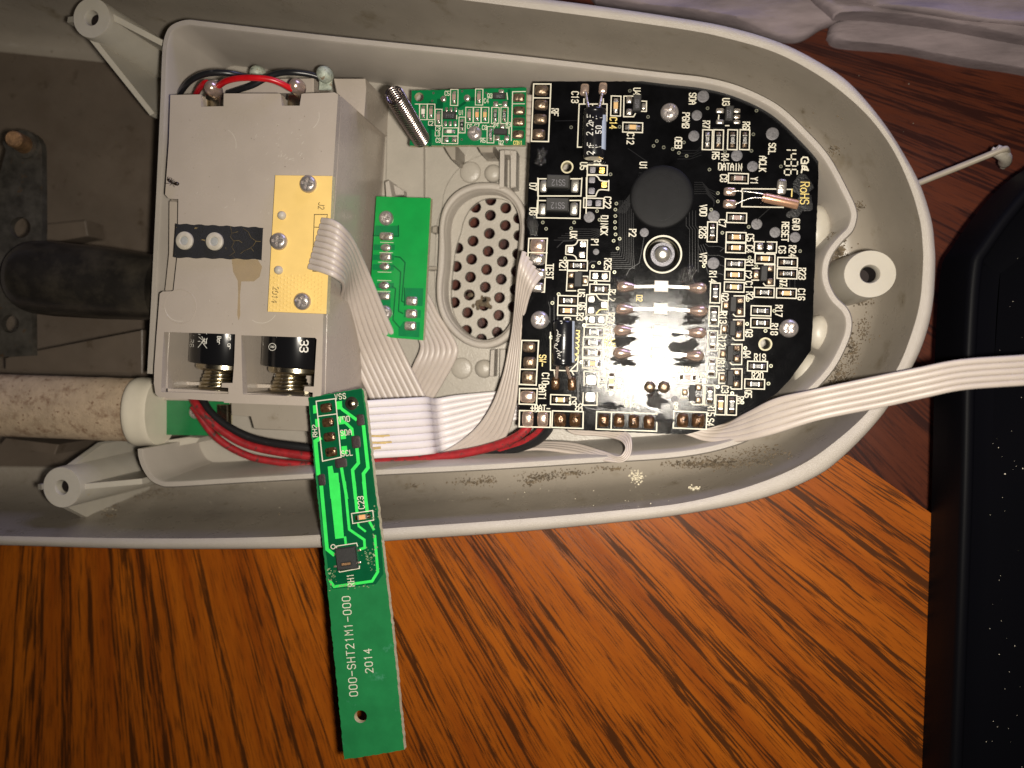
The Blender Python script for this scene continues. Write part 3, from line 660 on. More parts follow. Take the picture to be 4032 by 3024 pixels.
# ================================================================ main black circuit board
B0 = PR(0)
OUT = [(2102, 322), (2300, 321), (2500, 320), (2688, 319), (2791, 325), (2888, 352), (3004, 407), (3101, 468), (3174, 547), (3215, 598), (3222, 604), (3223, 700), (3213, 950), (3203, 1190), (3199, 1300), (3193, 1380), (3150, 1440), (3111, 1494), (3057, 1550), (2964, 1611), (2842, 1670), (2720, 1706), (2705, 1710), (2540, 1705), (2380, 1699), (2200, 1690), (2042, 1682), (2047, 1500), (2060, 1188), (2073, 933), (2082, 700)]
OUT = OUT[::-1]
PC_ = Z('C', 2062, 1112)                      # the big post
hls = [circ(*Z('A', 675, 1320), 19, 16), circ(*Z('G', 1165, 1350), 23, 16), circ(*PC_, 62, 28)]
pcb = board('main_circuit_board', 'large black circuit board crowded with white-lettered parts, its right side rounded', 'circuit board', jag(OUT, .9, 14), B0, 1.4, ['mask', 'edge'], hls)
sk = Print(B0, .03); sy = Print(B0, .035)
def T(k, x, y, s, ang=90+BA, h=26, p=None, **kw): (p or sk).text(s, *Z(k, x, y), h, ang, **kw)
for r in [('A',790,305,'C13'),('A',497,525,'RF'),('A',1688,225,'U4'),('A',1595,905,'C12'),('A',915,1305,'U5'),('A',1780,1300,'U1'),('A',1115,1250,'R1'),('A',180,1605,'D7'),
 ('B',430,300,'SDA'),('B',875,345,'U3'),('B',340,590,'PGMB'),('B',612,645,'R7'),('B',1145,660,'R6'),('B',1490,970,'SCL'),('B',240,890,'OEB'),('B',738,1060,'R5'),('B',862,1085,'R4'),('B',1365,1170,'ACLK'),('B',845,1360,'C8'),('B',1250,1395,'Y1'),
 ('C',180,490,'D8'),('C',1260,360,'C22'),('C',1215,690,'DINCK'),('C',768,830,'UX'),('C',1625,800,'P2'),('C',1075,945,'P1'),('C',615,1280,'R21'),('C',1265,1255,'R25'),('C',425,1360,'TEST'),
 ('E',1240,340,'U6'),('E',1255,580,'Q6'),('E',1215,770,'R3'),('E',1795,380,'R22'),('E',1775,800,'R27'),('E',1725,1050,'R10'),('E',1680,1430,'R9'),('E',985,810,'C'),
 ('H',590,510,'C10'),('H',530,760,'BAT1'),('H',1085,910,'C9'),('H',1195,1030,'S5'),('H',1615,575,'C15'),('H',1905,590,'C19'),
 ('I',1790,470,'Q1'),('J',485,415,'R11'),('J',550,790,'C3'),('J',925,865,'Q5'),('J',795,965,'R8'),('J',330,1130,'R15'),('J',315,1320,'S4'),('J',905,230,'Q4'),
 ('D',573,435,'VDD'),('D',825,605,'C7'),('D',565,730,'R26'),('D',1810,620,'GND'),('D',1665,720,'RESET'),('D',1200,800,'C5'),('D',1190,950,'C4'),('D',1625,960,'C6'),('D',1760,980,'R24'),('D',570,1075,'VPP'),('D',1190,1140,'R1'),('D',1170,1290,'C2'),('D',700,1320,'R14'),('D',1180,1430,'C1'),('D',1890,1280,'R23'),('D',1640,1395,'Q7'),('D',1190,1570,'R2'),('D',1880,1555,'C16'),('D',860,1590,'Q2'),
 ('G',430,890,'R13'),('G',410,1290,'R12'),('G',880,1160,'Q3'),('G',1400,770,'R17'),('G',1320,1090,'R18')]: T(*r)
for r in [('B',930,1210,'DATAIN'),('J',1115,275,'R19'),('J',1075,570,'R20'),('H',495,1050,'+BAT-'),('I',465,960,'RH3'),('I',1300,1000,'B'),('I',1500,335,'R16')]: T(*r, ang=BA)
T('A', 1345, 680, 'C14', p=sy); T('D', 1925, 205, 'RoHS', h=33, p=sy, w=4, cw=16, adv=23); T('E', 1765, 1240, 'R28', ang=BA, p=sy); T('E', 535, 1565, 'SW-', p=sy); T('F', 740, 550, 'D2', p=sy, h=22, w=3)
sk.text('14', *Z('B', 1748, 1010), 44, 90+BA, 6, 22, 36, seg=True); sk.text('36', *Z('B', 1742, 1220), 50, 90+BA, 6, 22, 36, seg=True)
# GA emblem: heavy letters cut by a gap
for pts in [((1975,1120),(1960,1085),(1905,1080),(1880,1110),(1880,1165)),((1945,1165),(1972,1140)),((1925,1130),(1925,1165),(1900,1165))]: sk.line(ZL('B', *pts), 6.5)
for pts in [((1880,1285),(1895,1225),(1890,1195)),((1970,1255),(1900,1240)),((1970,1255),(1945,1205),(1900,1195)),((1925,1210),(1925,1250))]: sk.line(ZL('B', *pts), 6.5)
def silk(k, *pts, closed=False, w=5, p=None): (p or sk).line(ZL(k, *pts), w, closed)
# long pad frames
for k, pts in [('A',((190,113),(440,115),(405,950),(155,945))),('C',((120,880),(388,880),(345,1660),(80,1640))),('E',((160,1200),(465,1205),(420,2010),(110,1995))),('H',((120,690),(440,695),(425,980),(112,970))),
  ('H',((120,1090),(685,1108),(672,1395),(112,1382))),('H',((718,1095),(1275,1112),(1268,1415),(705,1395))),('I',((-140,1108),(955,1150),(945,1465),(-152,1425))),('I',((1258,1100),(1860,1122),(1845,1430),(1248,1405)))]:
    silk(k, *pts, closed=True, w=5.5)
for k, pts in [('A',((180,315),(430,318))),('C',((120,1085),(385,1090))),('H',((130,340),(440,345))),('H',((403,1000),(400,1110))),('I',((130,1125),(120,1440)))]: silk(k, *pts)
# electrolytic / crystal / diode / transistor outlines
silk('A', (885,1030),(825,1030),(850,405),(1255,405),(1250,650)); silk('A', (920,330),(918,405)); silk('A', (1200,330),(1200,405)); silk('A', (1045,420),(1045,450))
silk('H', (680,-330),(680,355),(1165,375),(1185,100)); silk('H', (750,380),(760,470)); silk('H', (1180,220),(1050,350),(1100,440))
silk('B', (1540,1505),(1090,1500),(1085,1545)); silk('D', (1095,200),(1085,385),(1640,395)); silk('D', (1690,155),(1755,155)); silk('D', (1755,155),(1750,250), p=sy)
silk('A', (385,1490),(260,1490),(250,1990)); silk('C', (250,5),(250,265),(875,265),(890,5)); silk('A', (730,1490),(890,1490),(888,1520))
silk('C', (380,332),(245,330),(232,580),(860,590),(870,330),(710,330))
silk('A', (950,1990),(965,1440),(1085,1440)); sk.line(cr([Vector((*Z('A',x,y),0)) for x,y in ((1085,1440),(1125,1470),(1150,1510),(1200,1525))],5), 5); silk('A', (1200,1525),(1280,1530),(1275,1660))
silk('C', (955,0),(955,265),(1090,265)); sk.line(cr([Vector((*Z('C',x,y),0)) for x,y in ((1090,265),(1110,215),(1150,175),(1280,180))],5), 5); silk('C',(1278,180),(1280,40))
silk('C', (830,905),(970,905),(960,1195),(815,1195)); sk.line(cr([Vector((*Z('C',x,y),0)) for x,y in ((830,905),(815,945),(770,980),(660,985))],5), 5); silk('C',(660,985),(655,1110)); sk.line(cr([Vector((*Z('C',x,y),0)) for x,y in ((655,1110),(750,1120),(800,1150),(815,1195))],5), 5)
silk('E', (1510,370),(1335,370),(1325,735),(1500,740)); sk.line(cr([Vector((*Z('E',x,y),0)) for x,y in ((1510,370),(1540,420),(1590,465),(1722,478))],5), 5); silk('E',(1722,478),(1718,640)); sy.line(cr([Vector((*Z('E',x,y),0)) for x,y in ((1718,640),(1590,640),(1530,690),(1500,745))],5), 5)
silk('C', (825,1355),(680,1355),(665,1640),(800,1640)); silk('C', (910,1430),(975,1432),(970,1560),(905,1560))
silk('A', (1640,290),(1500,290),(1495,588),(1640,588),(1665,545)); silk('A', (1760,362),(1828,365),(1825,512),(1755,510))
def qsilk(k, ox, oy):                          # right bracket with a hook, left bracket
    silk(k, (ox-95,oy-150),(ox+90,oy-150),(ox+85,oy+205),(ox-70,oy+205),(ox-110,oy+170)); silk(k, (ox-215,oy-50),(ox-305,oy-55),(ox-315,oy+115),(ox-215,oy+120))
qsilk('G', 715, 660); qsilk('G', 705, 1075)
for (ox, oy) in [(735,210),(735,605)]: silk('J', (ox-80,oy-145),(ox+92,oy-145),(ox+85,oy+180),(ox-70,oy+180),(ox-100,oy+150)); silk('J', (ox-195,oy-75),(ox-275,oy-78),(ox-285,oy+85),(ox-195,oy+88))
silk('D', (1385,1160),(1527,1162),(1520,1440),(1400,1440),(1375,1410)); silk('D', (1320,1210),(1225,1210)); silk('D', (1310,1365),(1220,1365))
silk('I', (1560,600),(1800,605),(1785,985),(1600,980),(1580,950)); silk('I', (1510,705),(1410,700),(1395,860),(1500,865))
silk('D', (1385,855),(1255,852),(1248,998),(1375,1000)); silk('D', (1425,855),(1553,858),(1545,1002),(1418,1000))
silk('H', (1290,640),(1290,380),(1545,385),(1540,640)); silk('H', (1275,765),(1265,990),(1522,995),(1530,770))
silk('B', (780,520),(775,570)); silk('B', (870,660),(915,660))
# chips: region, x, y, orientation, kind, code
CH = [('A',1382,433,'v','capt',''),('A',1627,745,'h','capt',''),('A',1113,1362,'h','E',('dkpad','gold')),('C',1060,367,'h','E','dkpad'),('C',825,1275,'h','R','104'),('C',1150,1425,'h','E','solder'),('E',1572,270,'h','R','0'),
 ('E',997,478,'h','R','474'),('E',990,660,'h','capo',''),('E',1515,820,'h','E','tin'),('E',1470,1050,'h','R','106'),('E',1455,1235,'h','R','103'),('E',1445,1420,'h','R','103'),('H',1445,235,'h','capo',''),
 ('H',1785,555,'v','capt',''),('H',862,893,'h','capt',''),('B',1040,1363,'h','capp',''),('D',1017,535,'h','capp',''),('D',692,722,'v','R','0'),('D',1010,793,'h','capo',''),('D',1005,935,'h','capt',''),
 ('D',1395,1080,'h','capt',''),('D',997,1150,'h','R','102'),('D',992,1295,'h','capo',''),('D',985,1457,'h','capt',''),('D',1695,1130,'h','R','564'),('D',1690,1280,'h','R','104'),('D',1385,1530,'h','R','104'),('D',1680,1540,'h','capt',''),
 ('B',627,848,'v','R','201'),('B',775,848,'v','R','103'),('B',962,848,'v','R','103'),('B',1124,848,'v','R','102'),('G',292,458,'v','R','0'),('G',270,862,'v','R','0'),('G',247,1290,'v','R','0'),('J',340,440,'v','R','0'),
 ('G',1090,770,'h','R','182'),('G',1085,980,'h','R','182'),('J',1075,418,'h','R','182'),('J',1030,705,'h','R','202'),('J',305,885,'v','R','101'),('J',480,1040,'v','capo',''),('J',660,1045,'v','R','101'),('I',1510,490,'h','capp','')]
for (k, x, y, o, kd, code) in CH:
    px, py = Z(k, x, y)
    if kd == 'E': chip(pcb, B0, px, py, o, 'E', pr=sk, joint=code)
    else: chip(pcb, B0, px, py, o, kd, code=code, pr=sk, joint=random.choice(['tarnish', 'tarnish', 'solder']))
for (x, y) in [(1330, 920), (1465, 920)]: pad(pcb, B0, *Z('D', x, y), 26, 28, 'solder', h=.25)
# transistors and small packages
def S_(k, x, y, w, h, legs, **kw):
    s = REG[k][2]; sot(pcb, B0, *Z(k, x, y), w/s, h/s, [(*Z(k, a, b), c/s, d/s) for a, b, c, d in legs], **kw)
S_('C',838,1478,118,228,[(730,1415,95,85),(730,1570,95,85),(935,1490,80,110)]); S_('D',1378,1280,95,210,[(1278,1295,85,120),(1465,1210,85,90),(1460,1385,85,95)])
S_('G',603,658,115,275,[(478,670,110,140),(730,590,125,110),(720,780,120,140)]); S_('G',592,1075,110,275,[(455,1085,105,140),(715,985,125,110),(700,1190,120,130)])
S_('J',632,205,110,260,[(520,215,95,125),(745,125,110,105),(745,300,110,115)]); S_('J',632,605,105,260,[(515,610,100,125),(745,515,110,100),(735,705,105,110)])
S_('I',1592,770,120,290,[(1460,760,105,120),(1710,670,115,120),(1710,900,115,125)])
S_('B',917,505,112,208,[(797,462,110,70),(795,610,110,65),(1020,462,95,60),(1020,540,90,55),(1020,612,95,55)], name='five_lead_chip', code='2201', leg='solder')
S_('A',1690,400,122,240,[(1575,345,90,110),(1575,520,90,95),(1785,440,60,100)], code='65HA', leg='solder')
S_('A',550,1545,340,200,[(335,1600,105,175),(790,1595,120,195)], name='diode', code='SS12', leg='tin', cang=180); S_('C',540,402,335,200,[(320,460,105,175),(775,455,120,190)], name='diode', code='SS12', leg='tin', cang=180)
# loose footprints
for k, x, y, w, h, m in [('A',1035,1505,95,95,'dkpad'),('A',1212,1570,88,100,'gold'),('C',1030,190,95,95,'dkpad'),('C',720,1040,95,95,'solder'),('C',905,960,95,95,'solder'),('C',890,1115,90,90,'solder'),
   ('E',1420,450,115,115,'tin'),('E',1650,550,115,120,'tin'),('E',1415,650,115,120,'tin'),('H',1415,540,200,190,'tin'),('H',1400,848,195,185,'tin')]:
    s = REG[k][2]; pad(pcb, B0, *Z(k, x, y), w/s, h/s, m, h=.06)
# wire pads
WP = [('A',305,210,200,150,'tarnish'),('A',300,420,195,150,'tarnish'),('A',285,625,195,150,'tarnish'),('A',265,845,190,150,'tarnish'),('C',250,985,225,195,'pink'),('C',240,1185,230,175,'solder'),('C',268,1395,200,160,'solder'),('C',240,1590,200,150,'solder'),
 ('E',295,1325,225,190,'tarnish'),('H',300,215,230,210,'tarnish'),('H',285,490,250,235,'tarnish'),('H',270,838,280,220,'pink'),('H',270,1240,215,285,'pink'),('H',540,1245,205,275,'pink'),
 ('H',855,1258,225,265,'flux'),('H',1125,1258,210,265,'flux'),('H',1645,1268,195,250,'flux'),('H',1925,1270,200,250,'flux'),('I',535,1288,195,250,'flux'),('I',808,1300,200,255,'flux'),('I',1418,1265,210,265,'flux'),('I',1700,1270,240,265,'flux'),
 ('A',930,200,130,180,'pink'),('A',1195,180,125,175,'pink'),('H',770,600,150,240,'flux'),('H',1068,600,150,260,'flux'),('D',925,185,165,115,'pink'),('D',925,350,180,120,'pink')]
for k, x, y, w, h, m in WP:
    s = REG[k][2]; pad(pcb, B0, *Z(k, x, y), w/s, h/s, m, h=.55, name='solder_joint')
# test pads
for k, x, y, r in [('B',570,270,80),('B',487,522,70),('B',447,797,73),('B',1020,1058,76),('B',1230,1203,72),('B',1495,768,86),('D',713,513,78),('D',1285,618,73),('D',1530,728,72),('D',1797,793,71),('D',707,1140,80),('C',995,570,80),('C',1795,795,66),('C',1095,1075,45),('I',1270,885,65)]:
    s = REG[k][2]; pad(pcb, B0, *Z(k, x, y), 2*r/s, 2*r/s, 'testpad', h=.03, name='test_pad', round_=True)
for k, x, y, r in [('I',820,660,105),('I',1080,665,110)]: pad(pcb, B0, *Z(k, x, y), 2*r/4.608, 2*r/4.608, 'tarnish', h=.5, name='solder_joint', round_=True)
# vias
for k, L_ in dict(A=[(1585,212),(733,742),(1850,590),(1977,942),(1930,1012),(2077,1035),(1437,735),(1305,1425)], B=[(630,427),(1282,460),(1240,775),(1215,995),(45,948),(165,972),(248,1022),(350,1063),(315,883),(862,1003),(655,1245),(1608,1203),(1075,1215),(585,670)],
  C=[(1110,483),(1145,610),(1390,375),(1375,462),(1375,555),(1370,643),(1372,730),(1378,822),(1438,885),(1350,915),(1408,1025),(322,648),(370,740),(777,648),(733,735),(648,1168),(1050,1285),(1140,1235),(1362,1370),(1088,1528)],
  D=[(678,425),(1178,655),(827,733),(767,205),(767,315),(1863,978),(1190,1062),(1278,1178),(580,1178),(1610,1443),(1165,1630)], G=[(848,997),(1168,1118),(1322,770),(815,1417)], E=[(828,362),(715,520),(690,1145),(1330,800),(1290,925)],
  H=[(1243,212),(1905,297),(1775,778),(2138,782)], I=[(245,297),(1812,545),(2055,660),(570,662),(478,782),(690,560)], J=[(1292,413),(1252,698),(668,855),(832,1003),(432,750)]).items():
    for (x, y) in L_: via(pcb, B0, *Z(k, x, y), r=7.5 if k in 'EHIGJ' else 7)
# masked copper traces: low raised lines
tr = Print(B0, .012)
def TL(k, *pts, w=3.2): tr.line(ZL(k, *pts), w)
for i in range(9):
    TL('C', (1430+i*26,330),(1430+i*26,1000-i*6+i*20),(1400+i*32,1090+i*28),(1310,1090+i*28), w=2.6)
    TL('A', (1525-i*18,1990),(1650+i*22,1740-i*42),(1700+i*20,1740-i*42) if i < 4 else (1640+i*10,1740-i*42), w=2.4)
for i in range(6): TL('D', (455,62+i*30),(560+i*12,62+i*30),(640+i*16,150+i*34),(760-i*10,200+i*36), w=2.4); TL('C', (760-i*55,745+i*32),(1000+i*10,745+i*32),(1130+i*12,745+i*12), w=2.4)
for i in range(4): TL('D', (345+i*42,440),(345+i*42,640),(390+i*38,690),(390+i*38,1260), w=2.6); TL('D', (600-i*30,880+i*8),(640,915+i*120),(780,915+i*120),(870,950+i*118), w=2.6); TL('I', (630+i*70,480+i*14),(560+i*60,700),(560+i*60,900+i*30),(700+i*70,1000+i*30),(940+i*30,1060+i*20),(950+i*30,1140), w=3)
for i in range(4): TL('I', (240+i*78,700-i*20),(240+i*78,1110), w=3); TL('I', (1080+i*10,320+i*48),(1150,300+i*48),(1400,300+i*48), w=3); TL('B', (290-i*20,990+i*38),(490-i*30,990+i*38),(545,930-i*20+i*60), w=2.4)
TL('E', (640,500),(670,600),(670,880)); TL('E', (745,420),(745,840)); TL('E', (810,400),(810,830)); TL('H', (1640,0),(1640,360),(1560,450),(1560,700),(1850,900)); TL('H', (1900,690),(1900,1030)); TL('H', (1180,560),(1180,900),(1330,1040),(1540,1080),(1760,1010)); TL('B', (680,690),(855,690),(855,640)); TL('D', (1290,560),(1500,370)); TL('D', (1130,700),(800,980)); TL('G', (1590,210),(1590,370)); TL('G', (1680,210),(1680,370)); TL('A', (500,650),(820,645)); TL('A', (1560,1050),(1850,1250)); TL('C', (1790,870),(1760,1060),(1720,1240),(1580,1330),(1520,1440)); TL('C', (530,1010),(620,920),(750,915),(820,860), w=4); TL('C', (960,1270),(1030,1215),(1090,1215), w=4)
tr.build('copper_traces', 'trace', pcb, kind='stuff')
sk.build('silkscreen', 'silk', pcb); sy.build('stained_silkscreen', 'silky', pcb)
# epoxy blob over the chip
Mx, k = frame(B0, 2605, 776); r_ = 126*k; mb = MB(); mb.lathe([(r_, 0), (r_*.985, .018), (r_*.93, .030), (r_*.8, .037), (r_*.5, .042), (r_*.2, .044)], 56); part('epoxy_blob', mb, 'epoxy', pcb, Mx, ang=1.2)
rg = Print(PR(.46), .0); rg.line([(2605+70*math.cos(a/20*4.2-2.4), 776+92*math.sin(a/20*4.2-2.4)) for a in range(21)], 2.2); rg.build('blob_ridge', 'trace', pcb)
# post through the board
Mx, k = frame(B0, *PC_); q = k
mb = MB(); mb.lathe([(76*q, 0), (76*q, .006), (70*q, .006), (69*q, 0)], 40, cap=False); part('hole_ring', mb, 'silk', pcb, Mx)
post = thing('locating_post', 'thick post standing in a wide hole in the middle of the black board', 'post', P(*PC_, -14))
mb = MB(); mb.lathe([(56*q, -1.4), (50*q, -.1), (47*q, -.02), (36*q, -.02), (34*q, -.10)], 36); part('post_sleeve', mb, 'dkpad', post, Mx)
mb = MB(); mb.lathe([(31*q, -.15), (31*q, .04), (28*q, .10), (20*q, .13), (8*q, .14)], 30); part('pin', mb, 'tin', post, Mx, ang=.9)
for k_, x, y, r in [('A',675,1320,25), ('G',1165,1350,27)]:
    Mx2, kk = frame(B0, *Z(k_, x, y)); mb = MB(); mb.lathe([(r*kk, 0), (r*kk, .005), (r*.76*kk, .005), (r*.74*kk, -.14)], 24, cap=False); part('hole_ring', mb, 'edge', pcb, Mx2)
# LEDs laid flat with their leads
for i, (lx, ly, ax, ay, bx, by) in enumerate([(1120,345,530,350,1730,370),(1110,735,510,740,1740,770),(1095,1115,480,1110,1720,1150),(1068,1500,470,1510,1680,1550)]):
    C_, A_, B_ = Z('F', lx, ly), Z('F', ax, ay), Z('F', bx, by)
    Mx2, kk = frame(B0, *C_, BA); a, b = 27*kk, 22*kk
    mb = MB(); mb.cbox(-a, a, -b, b, .02, .075, .012); led = part('flat_led', mb, 'capw', pcb, Mx2)
    for (X, Y), sg in ((A_, -1), (B_, 1)):
        mb = MB(); p0 = P(C_[0]+sg*24, C_[1], .45); p1 = P(X-sg*10, Y, .5); n_ = Vector((0, 1, 0))*.022
        mb.loft([[p0-n_, p0+n_, p0+n_+Vector((0, 0, .02)), p0-n_+Vector((0, 0, .02))], [p1-n_, p1+n_, p1+n_+Vector((0, 0, .02)), p1-n_+Vector((0, 0, .02))]], True, True, True)
        part('lead', mb, 'tin', led, recalc=True)
        Md, kd = frame(B0, X, Y, BA+(0 if sg > 0 else 180)); mb = MB(); rings = []
        for u, w, h in [(-52,2,.03),(-38,8,.05),(-20,15,.075),(2,21,.10),(20,23,.11),(34,18,.085),(41,9,.04),(43,1,.0)]:
            rings.append([Vector((u*kd, w*1.05*kd*math.cos(t*math.pi/8), h*1.15*max(math.sin(t*math.pi/8), -.05))) for t in range(9)])
        mb.loft(rings, False); part('solder_joint', mb, 'pink', led, Md, ang=1.2, recalc=True)
# burnt flux patches
for j, (k_, x, y, rx, ry) in enumerate([('F',1620,170,140,110),('F',1720,560,200,110),('F',1700,930,190,80),('F',1560,1400,190,110),('F',440,540,140,70),('F',470,920,140,70),('F',440,1290,150,80),('F',420,240,110,60),('I',960,880,130,110),('I',340,200,150,70),('I',1520,210,190,70),('I',1090,1310,130,120),('I',300,1010,60,20),('I',110,1010,120,40),('I',880,760,60,70),('F',1410,1170,90,40),('C',180,700,60,130),('A',300,1160,70,110)]):
    s = REG[k_][2]; Mx2, kk = frame(B0, *Z(k_, x, y), BA); part('flux_residue', blob_mesh('flux', 1.15*rx/s*kk, 1.2*ry/s*kk, .016 if j < 16 else .008, 'goo', 36, 1.0, j*3.7), None, pcb, Mx2)
# black marker smear near RoHS: a matt scuffed coat
for j, (x, y, rx, ry) in enumerate([(1900,100,130,130),(1930,330,110,120),(1800,460,110,70)]):
    Mx2, kk = frame(B0, *Z('D', x, y), -20); part('scuffed_patch', blob_mesh('scuff', rx/3.386*kk, ry/3.386*kk, .0035, 'scuff', 24, .4, j*5.1+1), None, pcb, Mx2)
# crystal: copper can on two thin leads
a_, b_ = P(*Z('D', 1385, 262), 1.1), P(*Z('D', 1835, 360), 1.1); ax_ = (b_-a_).normalized()
mb = MB(); r = .083; mb.tube([a_-ax_*.03, a_, a_+ax_*.015, b_-ax_*.02, b_], [r*.8, r*.82, r, r, r*.92], 24); xt = part('crystal_can', mb, 'copper', pcb, ang=.7)
for pts in [((1370,215,1.1),(1200,190,1.0),(1040,175,.6),(950,185,.5)), ((1360,270,1.1),(1230,268,1.1),(1120,300,.8),(1000,355,.5))]:
    mb = MB(); mb.tube(cr([P(*Z('D', x, y), z) for x, y, z in pts], 6), .011, 8); part('lead', mb, 'tin', xt, ang=1.2)
pad(pcb, B0, *Z('D', 1618, 120), 38, 62, 'solder', h=.25, name='ground_tab')
# electrolytic capacitors lying down
def elcap(p0, p1, r, z, label=None):
    a, b = P(*p0, z), P(*p1, z); ax = (b-a).normalized(); mb = MB(); r *= .1; L_ = (b-a).length
    mb.tube([a, a+ax*.02, a+ax*.05, a+ax*.075, a+ax*.1, a+ax*.14, b-ax*.06, b-ax*.02, b], [r*.75, r*.95, r, r*.97, r*.94, r, r, r*.94, r*.80], 28)
    o = part('electrolytic_capacitor', mb, 'sleeve', pcb, ang=.8, label=label)
    mb = MB(); mb.tube([b+ax*.001, b-ax*.006, b+ax*.004], [r*.78, r*.7, r*.2], 24); part('can_end', mb, 'alu', o, ang=.5)
    return o, PC(a, ax, r+.003)
o1, pc1 = elcap(Z('A', 1080, 470), Z('A', 1062, 1195), 2.05, 2.2)
pp = Print(pc1, 0.0); pp.text('2.2 F', *Z('A', 1005, 705), 24, -90+BA, 3.2, 11, 17.5); pp.text('50 V', *Z('A', 1135, 705), 22, -90+BA, 3.2, 10, 19); pp.text('2 F', *Z('A', 1010, 1050), 24, -90+BA, 3.2, 11, 17.5); pp.text('V', *Z('A', 1130, 1020), 22, -90+BA, 3.2)
for yy in (657, 1022): pp.line(ZL('A', (1058,yy+12),(995,yy+12)), 3.0); pp.line(ZL('A', (1000,yy+12),(990,yy),(1000,yy-14),(1030,yy-14)), 3.0)
pp.build('sleeve_print', 'print', o1)
ps = Print(pc1, 0.0)
for q in range(6): ps.line(ZL('A', (1190+q*10,560 if q else 640),(1180+q*10,1050+q*4)), 3.2, ext=False)
ps.build('polarity_stripe', 'stripe', o1)
for pts in [((985,470,2.2),(965,360,1.6),(940,230,.7)), ((1140,470,2.2),(1160,370,1.6),(1185,250,.7))]:
    mb = MB(); mb.tube(cr([P(*Z('A', x, y), z) for x, y, z in pts], 6), .028, 8); part('lead', mb, 'solder', o1, ang=1.2)
o2, pc2 = elcap(Z('H', 905, 285), Z('E', 935, 835), 2.0, 2.1)
pp = Print(pc2, 0.0)
SCR = [((775,1010),(800,1040),(790,1075),(815,1090),(850,1105)),((800,1090),(775,1120),(835,1130)),((780,1160),(800,1150),(815,1170),(790,1185),(770,1175)),((760,1205),(815,1210),(790,1230)),((745,1270),(770,1255),(790,1275),(765,1295),(735,1285),(735,1330)),((735,1330),(770,1345),(790,1360)),((770,1400),(800,1385),(870,1410),(790,1440),(830,1450)),((800,1470),(840,1480)),((790,1500),(800,1515)),((830,1525),(838,1532)),((840,850),(870,850)),((875,880),(855,895))]
for s_ in SCR: pp.line(ZL('E', *[(x+18, y) for x, y in s_]), 2.8)
pp.build('sleeve_print', 'print', o2)
ps = Print(pc2, 0.0)
for q in range(3): ps.line(ZL('E', (1085+q*14,850),(1078+q*14,1600)), 3.6, ext=False)
ps.build('polarity_stripe', 'stripe', o2)
for pts in [((808,290,2.1),(800,380,1.5),(785,500,.8)), ((980,295,2.1),(1000,390,1.5),(1035,500,.8))]:
    mb = MB(); mb.tube(cr([P(*Z('H', x, y), z) for x, y, z in pts], 6), .03, 8); part('lead', mb, 'pink', o2, ang=1.2)
sg = Print(B0, .04); sg.line(ZL('E', (1150,1020),(1205,1025),(1200,1070),(1160,1080),(1205,1110),(1200,1140),(1150,1155),(1200,1190),(1190,1230),(1150,1240),(1195,1290),(1190,1320),(1145,1335),(1190,1380),(1180,1440),(1130,1450),(1185,1500),(1135,1560)), 5); sg.build('stained_silkscreen', 'silky', pcb)
# screws in the main board
screw(2636, 443, 36, 0, 'shiny screw in the upper middle of the black board, above the round epoxy blob', turn=20)
screw(*Z('E', 488, 830), 36, 0, 'screw at the left edge of the black board beside the lower capacitor', turn=40)
screw(*Z('G', 1575, 1075), 37, 0, 'screw near the right edge of the black board beside R18', turn=47)

# ================================================================ radio board with coil antenna
ZK = -3.0; BK = PR(ZK)
rb = board('radio_board', 'small bright green radio board with a coil antenna beside the black board', 'circuit board', jag(ZL('K', (430,130), (405,905), (2030,895), (2045,88)), 1, 12), BK, 1.3, ['green', 'edge'], [circ(*Z('K', 537, 222), 18, 16)])
kk_ = Print(BK, .03)
for s, x, y in [('C5',930,170),('C4',1480,275),('Q3',1530,205),('U1',1130,440),('C2',700,590),('C3',800,665),('L3',795,740),('C9',805,830),('C8',1455,650),('R4',1615,610),('R3',1790,610),('R5',1435,830),('Q2',1690,865),('C6',1245,635),('C7',1350,630)]: kk_.text(s, *Z('K', x, y), 17, 1.5 if s != 'C7' else 0, 2.8)
ky = Print(BK, .03); ky.text('CON1', *Z('K', 1925, 865), 15, 1, 2.6); ky.build('stained_silkscreen', 'silky', rb)
kk_.line(ZL('K', (2030,145),(1850,148),(1832,835)), 4); kk_.line(ZL('K', (1848,318),(2020,318)), 3)
kk_.line(ZL('K', (480,320),(540,320),(545,540)), 3.2); kk_.line(ZL('K', (1770,165),(1780,255)), 4); kk_.line(ZL('K', (1760,655),(1800,655),(1800,740)), 4); kk_.line(ZL('K', (1065,480),(1065,530)), 4); kk_.line(ZL('K', (1660,328),(1690,328)), 4)
kk_.line(ZL('K', (860,620),(870,665),(855,875),(1080,878),(1085,655),(865,655)), 3.6); kk_.line(ZL('K', (865,770),(1080,770)), 3.6)
for x, y, o, kd, code, L_, W_ in [(1030,228,'v','capp','',63,29),(1380,222,'v','capp','',63,29),(596,430,'v','capw','',61,29),(705,430,'v','capp','',61,29),(810,508,'v','capp','',64,27),(1140,615,'v','R','0',62,25),(1243,475,'v','capp','',61,29),(1353,475,'v','capo','',61,29),(1463,475,'v','capt','',61,29),(1607,482,'v','R','101',64,29),(1735,480,'v','R','472',64,28),(1540,752,'v','R','103',64,27),(965,708,'h','capw','',58,27)]:
    chip(rb, BK, *Z('K', x, y), o, kd, L_, W_, code, kk_, 1.0, 'solder', box=(kd != 'capw' or o == 'v'), sw=3.4)
for x in (915, 1030): pad(rb, BK, *Z('K', x, 820), 20, 22, 'solder', 1, .3)
def SK(x, y, w, h, legs, **kw): s = 3.568; sot(rb, BK, *Z('K', x, y), w/s, h/s, [(*Z('K', a, b), c/s, d/s) for a, b, c, d in legs], leg='solder', cang=1, ang=1, **kw)
